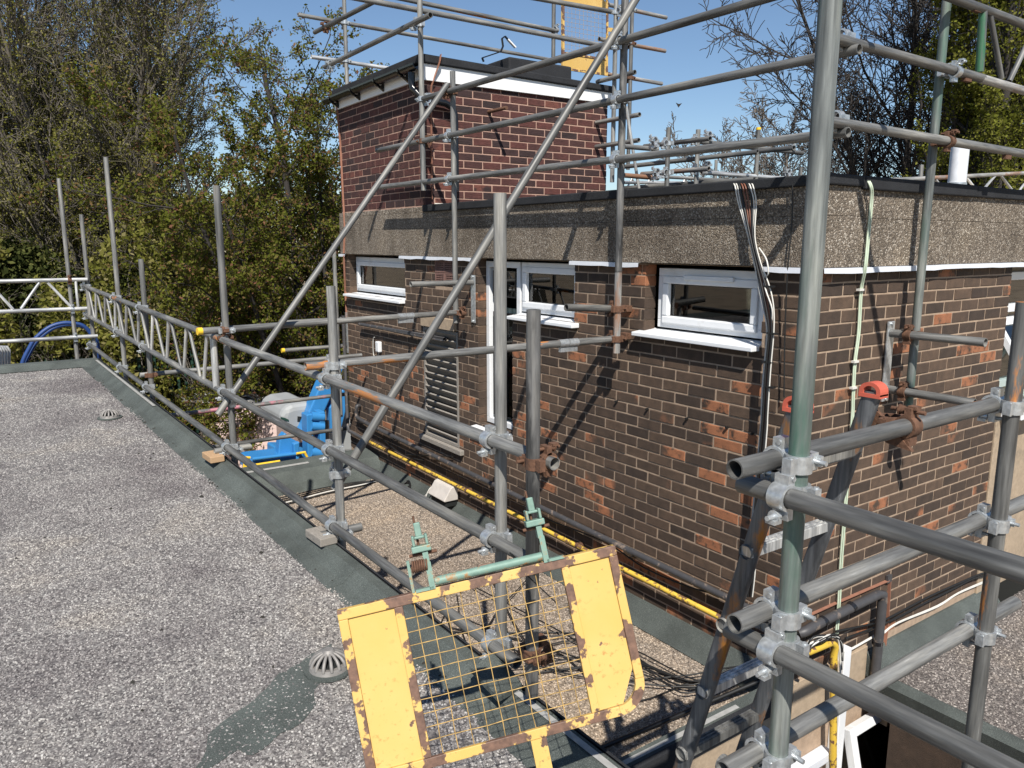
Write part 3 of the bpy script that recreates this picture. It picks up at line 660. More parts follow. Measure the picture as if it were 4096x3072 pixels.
# ================================================================== single storey link with buff roof
LZ = -2.46
lk = thing('link_building', 'single storey link with buff chipping roof below the scaffold', 'building', (-1.1,3,GZ))
b = MB(); b.add([(ex(.2)+.02,.2,LZ), (-.02,.2,LZ), (-.02,5.9,LZ), (ex(5.9)+.02,5.9,LZ)], [(0,1,2,3)])
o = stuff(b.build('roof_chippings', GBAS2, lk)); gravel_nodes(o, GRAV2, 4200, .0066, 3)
b = MB(); b.prism([(-2.24,.0,-2.36), (-2.24,.1,-2.352), (-2.24,.2,LZ+.002), (-2.24,.0,LZ)], (2.2,0,0)); b.build('kerb_felt', FELT, lk)
b = MB(); b.prism([(-2.22,-.012,-2.47), (-2.22,-.012,-2.35), (-2.22,.02,-2.348), (-2.22,.02,-2.47)], (2.2,0,0)); b.build('drip_trim', FELTB, lk)
b = MB(); b.add([(-1.9,.05,-2.3515), (-.42,.035,-2.3505), (-.42,.065,-2.3485), (-1.9,.08,-2.3495)], [(0,1,2,3)]); b.build('pale_tape', STRIP, lk)
b = MB(); b.prism([(-2.5,5.45,LZ), (-2.5,5.5,-2.36), (-2.5,5.62,-2.25), (-2.5,5.95,-2.22), (-2.5,5.95,-2.6)], (2.48,.0,0)); b.build('kerb_felt', FELT, lk)
b = MB(); b.add([(-1.6,5.75,-2.234), (-.8,5.75,-2.234), (-.8,5.8,-2.229), (-1.6,5.8,-2.229)], [(0,1,2,3)]); b.build('pale_tape', STRIP, lk)
b = MB(); b.box((-2.1,.004,-2.9), (-.004,.1,-2.44)); b.build('concrete_fascia', RENDER, lk)
b = MB(); b.box((-2.1,.03,GZ), (-.005,5.9,-2.9)); b.box((-2.1,.11,-2.9), (-.005,5.9,-2.5)); b.build('wall', MORT, lk)
# ================================================================== low roof to the right
rb = thing('side_roof_building', 'low building with grey chipping roof right of the courtyard', 'building', (2,-1.5,GZ))
RZ = -2.56
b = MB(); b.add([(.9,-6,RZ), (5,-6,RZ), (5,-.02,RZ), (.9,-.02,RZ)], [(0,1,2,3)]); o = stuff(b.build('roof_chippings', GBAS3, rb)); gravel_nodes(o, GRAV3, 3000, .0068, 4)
b = MB(); b.prism([(.72,-6,RZ-.02), (.70,-6,-2.5), (.8,-6,-2.49), (.92,-6,RZ+.002), (.92,-6,RZ-.02)], (0,5.86,0)); b.build('kerb_felt', FELT, rb)
b = MB(); b.box((.735,-6,-2.66), (.9,-.14,RZ-.02)); b.build('fascia', FELTB, rb)
b = MB(); b.box((.78,-6,GZ), (5,-.2,-2.62)); b.build('wall', BRICK, rb)
b = MB(); b.box((.9,-.12,-2.9), (2.2,-.03,RZ-.01)); b.build('roof_edge', RENDER, rb)
# ================================================================== edge guard scaffold along the roof
UPZ = Vector((0,0,1)); AX = Vector((1,0,0)); AY = Vector((-.05,1,0)).normalized()
es = thing('guard_rail_scaffold', 'scaffold of upright poles and rails along the edge of the near flat roof', 'scaffold', (-2.2,3,LZ))
SX = lambda y, c=-2.1: c-.05*y
def standard(par, x, y, ztop, zbot, mat=None): return tube('standard', par, (x,y,zbot), (x,y,ztop), mat)
def z_at(r, x, y, yy, c=-2.1): return PK(r, x, y, c).z
yA, yB, yC, y3, y2, y1 = 3.214, 1.42, -.063, 5.64, 6.82, 8.6
standard(es, SX(yA), yA, z_at('1',1411,1200,yA), GZ+.01)
standard(es, SX(yB), yB, z_at('5',165,392,yB), LZ+.012)
standard(es, SX(yC), yC, z_at('2',1310,1250,yC), LZ+.1)
standard(es, -2.19, -.40, PX('5',1488,545,-2.19).z, -1.405, DARK)
standard(es, SX(y3), y3, z_at('g',968,92,y3), GZ+.01)
standard(es, SX(y2), y2, z_at('1',678,1022,y2), GZ+.01)
standard(es, SX(y1), y1, z_at('1',520,1390,y1), GZ+.01)
q = PY('g',230,150,8.62); q2 = PY('1',365,1155,8.62); standard(es, q.x, 8.62, q2.z, GZ+.01)
def rail(par, nm, a, b, mat=None): return tube(nm, par, a, b, mat)
def kpt(y, z, c=-2.15): return Vector((c-.05*y, y, z))
T1a, T1b = kpt(3.14,-.46), kpt(-.443,-.532); rail(es, 'guard_rail', T1a, T1b, ORNG)
T2a, T2b = kpt(3.23,-.842), kpt(-.36,-.93); rail(es, 'guard_rail', T2a, T2b)
T3a, T3b = kpt(8.65,-1.058), kpt(-.235,-1.378); rail(es, 'toe_rail', T3a, T3b)
lerp = lambda a, b, y: a+(b-a)*((y-a.y)/(b.y-a.y))
# lattice beam
Ba, Bb = kpt(8.75,-.315), kpt(3.2,-.455); Ca, Cb = kpt(8.75,-.675), kpt(3.27,-.84)
lb = rail(es, 'lattice_beam', Ba, Bb, ORNG); rail(lb, 'lower_chord', Ca, Cb)
rail(lb, 'end_post', lerp(Ba,Bb,8.35), lerp(Ca,Cb,8.35)); rail(lb, 'end_post', lerp(Ba,Bb,3.36), lerp(Ca,Cb,3.36), ALU)
nn = 9; yy = [8.28-(8.28-3.44)*k/nn for k in range(nn+1)]
for k in range(nn):
    m = yy[k]+(yy[k+1]-yy[k])*.5
    tube('lacing', lb, lerp(Ba,Bb,yy[k]+.0), lerp(Ca,Cb,m+.04), GALV, .0135, .003)
    tube('lacing', lb, lerp(Ba,Bb,yy[k+1]+.06), lerp(Ca,Cb,m-.04), ALU, .0135, .003)
# transverse tubes
T4a, T4b = PY('j',165,228,3.262), PX('e',1440,835,-.1); T4b.z = T4a.z
rail(es, 'transom', T4a, T4b); b = MB(); d4 = (T4b-T4a).normalized(); b.tube([T4a-d4*.004, T4a+d4*.03], .0268, 16); b.build('yellow_end_cap', YCAP, es)
T5a, T5b = PY('j',945,482,1.47), PX('c',690,735,-.12); T5b.z = T5a.z; rail(es, 'transom', T5a, T5b, ORNG)
rail(es, 'transom', Vector((-2.47,5.69,-1.055)), Vector((-.15,5.69,-1.05)))
rail(es, 'transom', Vector((-2.75,6.6,-1.68)), Vector((.25,6.6,-1.67)), PINK)
rail(es, 'transom', Vector((-2.35,6.62,-2.11)), Vector((.25,6.62,-2.12)))
sA = PY('k',285,555,yA+.05); rail(es, 'transom', sA, Vector((SX(yA)+.14, yA+.05, sA.z)))
sB = PY('l',335,712,yB+.05); rail(es, 'transom', sB, Vector((SX(yB)+.14, yB+.05, sB.z)))
# raking tubes to the building
D1a, D1b = PX('q',815,20,-.23), PY('l',430,378,1.475); rail(es, 'raker', D1a+(D1a-D1b).normalized()*.35, D1b)
D2a, D2b = PX('2',955,545,-.21), PY('j',310,832,3.16); rail(es, 'raker', D2a, D2b)
# couplers of this scaffold
for y, T in ((yA,(T2a,T2b)), (yA,(T3a,T3b)), (yB,(T1a,T1b)), (yB,(T2a,T2b)), (yB,(T3a,T3b)), (yC,(T1a,T1b)), (yC,(T2a,T2b)), (yC,(T3a,T3b)), (y3,(Ba,Bb)), (y3,(Ca,Cb)), (y3,(T3a,T3b)), (y2,(Ba,Bb)), (y2,(T3a,T3b)), (y2,(Ca,Cb)), (y1,(Ba,Bb)), (y1,(Ca,Cb)), (y1,(T3a,T3b))):
    p = lerp(*T, y); couple(es, (SX(y),y,p.z), UPZ, AY, (-1,0,0))
p = lerp(T1a,T1b,-.40); couple(es, (-2.19+.008,-.40,p.z), UPZ, AY, (1,0,0), 'r')
couple(es, (SX(yA),yA,T4a.z), UPZ, AX, (0,1,0)); couple(es, (T4a.x+.17,T4a.y-.052,T4a.z), AX, AY, (0,0,-1), 'r')
couple(es, (SX(yB),yB,T5a.z), UPZ, AX, (0,1,0)); couple(es, (SX(y3),y3,-1.055), UPZ, AX, (0,1,0), 'r')
couple(es, (SX(yA),yA,sA.z), UPZ, AX, (0,1,0)); couple(es, (SX(yB),yB,sB.z), UPZ, AX, (0,1,0))
couple(es, (SX(yB),yB,-1.03), UPZ, (.75,0,1), (0,1,0)); couple(es, (SX(yA),yA,-.9), UPZ, (.75,0,1), (0,-1,0))
couple(es, (-2.195,-.40,-1.24), UPZ, AX, (1,0,0), 'r')
b = MB(); p = Vector((T4b.x-.62, T4b.y-.07, T4b.z)); dd = (T4b-T4a).normalized(); p = T4a+dd*((T4b-T4a).length*.70)
for T, f in (((T4a,T4b),.74), ((T5a,T5b),.80)):
    d = (T[1]-T[0]).normalized(); p = T[0]+(T[1]-T[0])*f; b = MB(); b.tube([p-d*.075, p-d*.002], .0275, 16); b.tube([p+d*.002, p+d*.075], .0275, 16); b.box(tuple(p+Vector((-.07,-.012,-.055))), tuple(p+Vector((.07,.012,-.026)))); b.build('sleeve_coupler', RUSTC if False else ZINC, es)
# blocks under the stubs
def block(c, sx, sy, sz, rz, mat, lab):
    M = Matrix.Translation(c) @ Matrix.Rotation(rz, 4, 'Z'); b = MB(); b.box((-sx/2,-sy/2,-sz/2), (sx/2,sy/2,sz/2)); o = b.build('timber_block', mat, None, M); tag(bevel(o, .004), lab, 'timber block'); return o
block(Vector((sB.x+.0,yB+.05,zk(yB)+.028)), .1, .2, .045, .06, WOODD, 'dark grey timber packing block on the kerb under a short tube end')
block(Vector((sA.x-.01,yA+.05,zk(yA)+.028)), .1, .2, .045, .06, WOODL, 'pale raw timber packing block on the kerb beside the orange footed pole')
# ------------------------------------------------------------------ far guard rail at the roof end
fg = thing('end_guard_rail', 'bright aluminium lattice guard rail across the far left end of the roof', 'guard rail', (-4,8.55,zk(8.5)))
yy8 = 8.56; pt = lambda x, y: PY('i', x, y, yy8)
ext = lambda a, b, f: b+(a-b)*f
a1, b1 = pt(0,108), pt(832,90); a2, b2 = pt(0,396), pt(856,365); a3, b3 = pt(0,682), pt(930,628)
lt = tube('lattice_beam', fg, ext(a1,b1,2.2), b1, ALU); tube('lower_chord', lt, ext(a2,b2,2.2), b2, ALU); tube('toe_rail', fg, ext(a3,b3,2.2), b3, ALU)
for p in (((0,240),(125,375)), ((200,370),(375,120)), ((455,120),(675,352)), ((720,100),(745,362)), ((-340,370),(-160,125)), ((-100,125),(0,240))): tube('lacing', lt, pt(*p[0]), pt(*p[1]), ALU, .016, .003)
for p, k in ((b1,'r'), (b2,'z'), (b3,'z')): couple(fg, (q.x,8.62,p.z), UPZ, AX, (0,-1,0), k)
# ================================================================== scaffold against the building
bs = thing('building_scaffold', 'tall tube scaffold bracketed to the brick building and around its rooftop room', 'scaffold', (0,2,-.6))
XS = -.15
standard(bs, -.2, 4.03, 3.6, .69); standard(bs, XS, 3.56, 1.66, -.5)
standard(bs, XS, 1.415, 3.4, .02, DARK); standard(bs, XS, 1.415, .03, -.525, RUST)
G = PY('a',1260,1000,-.12); standard(bs, G.x, -.12, 2.9, -.985, GREEN)
l1 = rail(bs, 'ledger', (-.2,4.0,1.495), (-.2,-2.0,1.43)); l2 = rail(bs, 'ledger', (-.2,5.0,1.138), (-.2,-.25,1.105)); l3 = rail(bs, 'ledger', (-.2,4.95,.775), (-.2,-.225,.735))
for z in (1.475, 1.118, .75): couple(bs, (XS,1.415,z), UPZ, (0,1,0), (-1,0,0))
for z, k in ((1.49,'r'), (1.13,'z'), (.765,'z')): couple(bs, (XS,3.56,z), UPZ, (0,1,0), (-1,0,0), k)
for z, k in ((1.497,'z'), (1.13,'r')): couple(bs, (-.2,4.03,z), UPZ, (0,1,0), (1,0,0), k)
rail(bs, 'ledger', (-.36,-.2,1.145), (1.1,-.2,1.13)); rail(bs, 'ledger', (-.36,-.2,.778), (3.2,-.2,.742))
for z, k in ((1.13,'z'), (.765,'r')): couple(bs, (G.x,-.12-.03,z), UPZ, AX, (0,-1,0), k)
for z in (1.125, .757): couple(bs, (-.2,-.16,z-.0), (0,1,0), AX, (0,0,1))
# lattice beam right
c1a, c1b = PY('3',1840,-10,-.2), PY('3',2212,128,-.2); c2a, c2b = Vector((1.08,-.2,1.128)), Vector((3.4,-.2,1.09))
lr = rail(bs, 'lattice_beam', ext(c1a,c1b,1.6), ext(c1b,c1a,5)); rail(lr, 'lower_chord', c2a, c2b, RUST)
tube('end_post', lr, PY('3',2000,50,-.2), PY('3',1980,375,-.2), tube_mat('green_red_painted_tube', patch=(.05,.16,.085), lo=.42, hi=.5), .022)
for p in (((2035,75),(2095,410)), ((2290,100),(2135,425)), ((2330,100),(2480,470))): tube('lacing', lr, PY('3',*p[0],-.2), PY('3',*p[1],-.2), GALV, .0145, .003)
for x, y in ((1960,48), (1910,412), (2120,818)):
    p = PY('3',x,y,-.2); b = MB(); b.box(tuple(p+Vector((-.03,-.012,-.014))), tuple(p+Vector((.04,.012,.016)))); b.build('spigot_pin', RUSTC, lr)
# wall brackets with two tubes each
def bracket(par, plate_a, plate_b, nrm, stubs, up=(0,0,1)):
    nrm = Vector(nrm); b = MB(); side = nrm.cross(Vector((0,0,1))); M = frame_M(plate_a, Vector(plate_b)-Vector(plate_a), side)
    b.box((-.035,-.005,-.06), (.035,.005,(Vector(plate_b)-Vector(plate_a)).length+.06), M); pl = bevel(b.build('wall_plate', ZINC, par), .002)
    b = MB(); 
    for t in (-.045, (Vector(plate_b)-Vector(plate_a)).length+.045):
        c = Vector(plate_a)+Vector((0,0,t*(1 if plate_b[2] > plate_a[2] else -1))); b.tube([c, c+nrm*.016], .012, 6)
    b.build('bolt', ZINC, pl)
    for p, Lg, mt in stubs: tube('bracket_tube', pl, Vector(p), Vector(p)+nrm*Lg, mt)
bx = G.x-.075
bracket(bs, (bx,-.012,-.30), (bx,-.012,-.66), (0,-1,0), [((bx,-.02,-.31),.52,GALV), ((bx,-.02,-.645),.5,GALV)])
couple(bs, (bx,-.12,-.31), (0,1,0), UPZ, (1,0,0), 'r'); couple(bs, (bx,-.12,-.645), (0,1,0), UPZ, (1,0,0), 'r')
by = 3.48; bracket(bs, (-.012,by,-.13), (-.012,by,-.44), (-1,0,0), [((-.02,by,-.135),.62,GALV)]); couple(bs, (XS,by+.02,T4a.z), UPZ, AX, (0,-1,0), 'r')
tip = Vector((-.5,1.5,-.2)); rail(bs, 'bracket_tube', (-.03,1.47,-.235), (-.55,1.47,-.2)); couple(bs, (XS,1.415,-.225), UPZ, AX, (0,1,0), 'r'); couple(bs, (XS,1.415,T5a.z), UPZ, AX, (0,1,0), 'r')
for z in (-.23, -.42): b = MB(); b.box((-.05,1.43,z-.02), (-.0,1.5,z+.02)); b.build('wall_anchor', RUSTC, bs)
# far end standard with capped stubs
P6 = 6.38; standard(bs, XS, P6, PX('5',175,118,XS).z, -1.9)
for z, s in ((-.7,.78), (-1.03,.8)):
    tube('bracket_tube', bs, (-.02,P6+.06,z), (-.02-s,P6+.06,z), GALV); b = MB(); b.tube([(-.02-s-.004,P6+.06,z), (-.02-s+.03,P6+.06,z)], .027, 14); b.build('yellow_end_cap', YCAP, bs)
b = MB(); b.box((-.012,P6+.03,-1.12), (-.002,P6+.075,-.62)); b.build('wall_plate', ZINC, bs)
# tubes round the rooftop room
HY = 6.95
U1 = PY('2',300,400,HY-.05); standard(bs, U1.x, HY-.05, 3.8, .6)
h1a, h1b = PY('1',1930,95,HY), PY('2',1570,378,HY); rail(bs, 'ledger', h1a, ext(h1b,h1a,1.15))
h4a = PY('2',72,368,HY); h4b = PY('2',560,441,HY); rail(bs, 'ledger', h4a, ext(h4b,h4a,2.), ALU)
h2a, h2b = PX('2',95,210,-.26), PX('2',470,15,-.26); rail(bs, 'ledger', h2a, ext(h2b,h2a,1.5)); h3a, h3b = PX('2',160,435,-.27), PX('2',845,72,-.27); h3b.z = h3a.z; rail(bs, 'ledger', h3a, h3b)
for z in (PY('2',300,155,HY).z, PY('2',300,400,HY).z): couple(bs, (U1.x,HY-.05,z), UPZ, AX, (0,1,0))
couple(bs, PX('2',165,160,-.26), (0,1,0), AX, (0,0,-1), 'r'); couple(bs, PX('2',195,410,-.27), (0,1,0), AX, (0,0,-1)); couple(bs, (-.2,4.03,h3b.z), UPZ, (0,1,0), (-1,0,0))
h5a, h5b = PY('2',430,0,4.1), PY('2',2040,312,4.1); rail(bs, 'ledger', ext(h5a,h5b,1.1), h5b); h6a, h6b = PY('2',700,0,5.3), PY('2',1665,202,5.3); rail(bs, 'ledger', ext(h6a,h6b,1.1), h6b, ORNG)
h7a, h7b = PY('q',70,0,4.15), PY('q',640,102,4.15); rail(bs, 'ledger', ext(h7a,h7b,1.3), h7b)
pa = PY('q',655,500,4.12); standard(bs, pa.x, 4.12, 4.2, PY('2',2008,1180,4.12).z); pb = PY('q',790,500,5.0); standard(bs, pb.x, 5.0, PY('q',800,60,5.0).z, PY('2',2130,1100,5.0).z)
for y in (100, 310): p = PY('q',645,y,4.12); couple(bs, (pa.x,4.12,p.z), UPZ, AX, (0,-1,0))
pd = PY('2',1642,200,5.35); standard(bs, pd.x, 5.35, 4., 1.95); couple(bs, (pd.x,5.35,PY('q',150,262,5.35).z), UPZ, AX, (0,-1,0))
for (xa,ya,xb,yb) in ((600,40,1090,150), (520,330,1080,432), (330,580,1052,708)): rail(bs, 'ledger', PY('q',xa,ya,5.05), PY('q',xb,yb,5.05), RUST)
for x, y in ((830,85), (815,370), (805,660)): couple(bs, (pb.x,5.0,PY('q',x,y,5.0).z), UPZ, AX, (0,1,0), 'r' if y > 100 else 'z')
for x, y, y2 in ((2200,742,1.), (2195,908,1.), (2170,467,.6)):
    p = PX('2',x,y,pa.x-.03); rail(bs, 'bracket_tube', p, p+Vector((0,y2,0)))
e2, e1 = PY('2',2112,690,3.6), PY('2',2198,1235,3.6); tube('light_pole', bs, e1, e2, ALU, .016)
# ================================================================== rooftop edge protection behind the parapet
re_ = thing('roof_edge_rail', 'distant tube guard rail across the flat roof behind the parapet', 'guard rail', (4,4.3,.44))
def rpt(x, y, yy=3.2): return PY('s', x, y, yy)
for x, y0, yb in ((388,155,505), (555,167,495), (656,338,490)):
    p = rpt(x,y0); tube('standard', re_, (p.x,3.2 if x != 656 else 5.5,.44), (p.x,3.2 if x != 656 else 5.5,p.z)) if x != 656 else None
p = PY('s',656,338,6.); tube('standard', re_, (p.x,6.,.44), p); p = PY('s',895,158,3.2); tube('standard', re_, (PY('s',878,470,3.2).x,3.2,.44), p); b = MB(); b.tube([p+Vector((0,0,-.02)), p+Vector((0,0,.006))], .027, 14); b.build('yellow_end_cap', YCAP, re_)
p = PY('s',1133,380,4.); tube('standard', re_, (p.x,4.,.44), p)
for (xa,ya,xb,yb,y_,mt) in ((135,270,620,217,3.14,GALV), (135,378,890,292,3.26,GALV), (890,292,1095,270,3.26,GALV), (135,425,615,388,3.14,RUST), (135,498,870,445,3.26,GALV), (870,450,1070,428,3.26,GALV)):
    pass
def seg(xa, ya, xb, yb, ya_, yb_, mt=GALV): rail(re_, 'guard_rail', PY('s',xa,ya,ya_), PY('s',xb,yb,yb_), mt)
seg(250,262,622,217,3.9,2.9); seg(135,377,890,293,4.2,2.6); seg(880,292,1095,270,3.0,2.5)
seg(235,418,615,388,3.9,2.9,RUST); seg(135,498,870,447,4.2,2.7)
seg(135,262,325,278,3.4,3.4); seg(545,235,1145,300,3.2,3.2); seg(135,425,320,440,3.4,3.4,RUST); seg(570,408,1095,448,3.2,3.2,ALU); seg(330,432,740,455,5.5,5.5)
for x, y in ((305,258),(318,435),(612,225),(605,392),(1080,275),(1060,432)): couple(re_, PY('s',x,y,3.2), AX, (0,1,0), (0,0,1))
for x, y in ((388,245),(388,410),(555,225),(553,392)): couple(re_, PY('s',x,y,3.2), UPZ, (0,1,0), (-1,0,0))
lt2 = rail(re_, 'lattice_beam', PY('s',135,465,6.), PY('s',740,470,6.), ALU)
for k in range(6): x = 150+k*100; tube('lacing', lt2, PY('s',x,500,6.), PY('s',x+30,445,6.), ALU, .014, .003); tube('lacing', lt2, PY('s',x+60,500,6.), PY('s',x+30,445,6.), GALV, .014, .003)
# right-hand rooftop lattice rail
r2 = thing('roof_lattice_rail', 'low lattice guard rail running behind the parapet under the poplar', 'guard rail', (6,2,.44))
A1, B1 = PY('3',1420,945,2.4), PY('3',2212,903,2.4); lt3 = rail(r2, 'lattice_beam', ext(A1,B1,1.), ext(B1,A1,1.4), RUST); A2, B2 = PY('3',1500,1003,2.4), PY('3',2212,1003,2.4); rail(lt3, 'lower_chord', A2, ext(B2,A2,1.4), ALU)
for xa, ya, xb, yb in ((1590,940,1620,1000), (1750,935,1785,985), (1910,925,1970,1000), (2060,918,1990,1000), (2090,915,2160,1005), (2212,960,2180,1005)): tube('lacing', lt3, PY('3',xa,ya,2.4), PY('3',xb,yb,2.4), ALU, .016, .003)
p = PY('3',1678,860,2.45); tube('standard', r2, (p.x,2.45,.44), p)
fl = thing('flue_pipe', 'white round flue pipe rising above the parapet', 'flue', (0,0,0)); p0, p1 = PY('3',1858,985,1.6), PY('3',1872,775,1.6)
fl.location = (p0.x,1.6,.44); WM[fl.name] = Matrix.Translation((p0.x,1.6,.44)); b = MB(); b.tube([(p0.x,1.6,.44), (p0.x,1.6,p1.z+.03)], .085, 24); b.build('pipe', FLUE, fl); b = MB(); b.tube([(p0.x,1.6,.44), (p0.x,1.6,p0.z+.06)], .092, 24); b.build('collar', ZINC, fl)
# ================================================================== near corner scaffold tower
ns = thing('corner_scaffold', 'close scaffold tower of thick grey tubes standing in the courtyard on the right', 'scaffold', (-1.6,-1.4,GZ))
EX, EY = -2.153, -1.405; HX, HY2 = -1.05, -1.405
standard(ns, EX, EY, 1.6, GZ+.01, GREEN); standard(ns, HX, HY2, PY('6',2190,405,HY2).z, GZ+.01, ORNG)
O = [(-.295, ORNG, -2.32, -.9), (-.685, GALV, -2.29, -.4), (-1.075, GALV, -2.3, -.71)]
for z, mt, xa, xb in O:
    rail(ns, 'transom', (xa,EY+.05,z), (xb,EY+.05,z), mt); couple(ns, (EX,EY,z), UPZ, AX, (0,1,0)); couple(ns, (HX,HY2,z), UPZ, AX, (0,1,0))
for z, ya, mt in ((-.367,-1.285,GALV), (-.760,-1.27,GALV), (-1.145,-1.27,GALV)):
    rail(ns, 'ledger', (EX-.0,ya,z) if False else (EX+.0-.05,ya,z), (EX-.05,-2.35,z), mt); couple(ns, (EX,EY,z), UPZ, (0,1,0), (-1,0,0))
p = PZ('n',1157,800,-2.9); tube('standard', ns, (p.x,p.y,GZ+.01), p, GALV, .024)
# ladder
ld = thing('ladder', 'grey metal ladder with red feet tied upside down to the near scaffold', 'ladder', (-1.85,-.2,GZ))
lx0, lx1 = -1.985, -1.635; ly = lambda z: -1.285-(z+.177)*.268
def stile(x, zt):
    b = MB(); n = 14; sec = [(.018*math.copysign(abs(math.cos(a))**.8, math.cos(a)), .027*math.copysign(abs(math.sin(a))**.6, math.sin(a))) for a in [2*math.pi*k/n for k in range(n)]]
    za = GZ+.02; vs = [(x+sx, ly(z)+sy, z) for z in (za, zt) for sx, sy in sec]
    b.add(vs, [(k, (k+1) % n, n+(k+1) % n, n+k) for k in range(n)], True); b.add(vs, [tuple(range(n))[::-1], tuple(range(n, 2*n))]); return b.build('stile', LADD, ld)
for x in (lx0, lx1):
    stile(x, -.20)
    b = MB(); zt = -.2; prof = [(-.032,-.01), (-.032,.002)]+[(-.032*math.cos(math.pi*k/10), .002+.026*math.sin(math.pi*k/10)) for k in range(1, 10)]+[(.032,.002), (.032,-.01)]
    inner = [(.032,-.006)]+[(.032*math.cos(math.pi*k/8), .004+.028*math.sin(math.pi*k/8)) for k in range(9)]+[(-.032,-.006)]
    for k in range(len(prof)-1):
        (a0, a1), (c0, c1) = prof[k], prof[k+1]; f = .62; b.add([(x-.021, ly(zt)+a0, zt+a1), (x-.021, ly(zt)+c0, zt+c1), (x-.021, ly(zt)+c0*f, zt+c1*f), (x-.021, ly(zt)+a0*f, zt+a1*f), (x+.021, ly(zt)+a0, zt+a1), (x+.021, ly(zt)+c0, zt+c1), (x+.021, ly(zt)+c0*f, zt+c1*f), (x+.021, ly(zt)+a0*f, zt+a1*f)], [(0,1,2,3),(7,6,5,4),(0,4,5,1),(2,6,7,3)])
    b.box((x-.022, ly(zt)-.032, zt-.016), (x+.022, ly(zt)+.032, zt-.005)); b.build('rubber_foot', REDP, ld)
for k in range(14):
    z = -.385-.25*k
    if z < GZ+.1: break
    b = MB(); b.box((lx0-.022, ly(z)-.018, z-.014), (lx1+.02, ly(z)+.018, z+.014)); 
    for q in (-.012, 0, .012): b.box((lx0+.02, ly(z)+q-.003, z+.014), (lx1-.02, ly(z)+q+.003, z+.017))
    b.build('rung', ALU if k % 2 else GALV, ld); b = MB(); b.tube([(lx0-.03,ly(z),z), (lx0-.0195,ly(z),z)], .021, 14, ri=.01); b.build('rung_collar', GALV, ld)
b = MB(); b.prism([(lx1+.035,-1.385,-.36), (lx1+.035,-1.31,-.29), (lx1+.035,-1.24,-.24), (lx1+.035,-1.24,-.30), (lx1+.035,-1.31,-.35)], (.014,0,0)); b.build('clamp', RUSTC, ns)
couple(ns, (lx1+.06,EY+.05,-.295), AX, UPZ, (0,1,0), 'r')
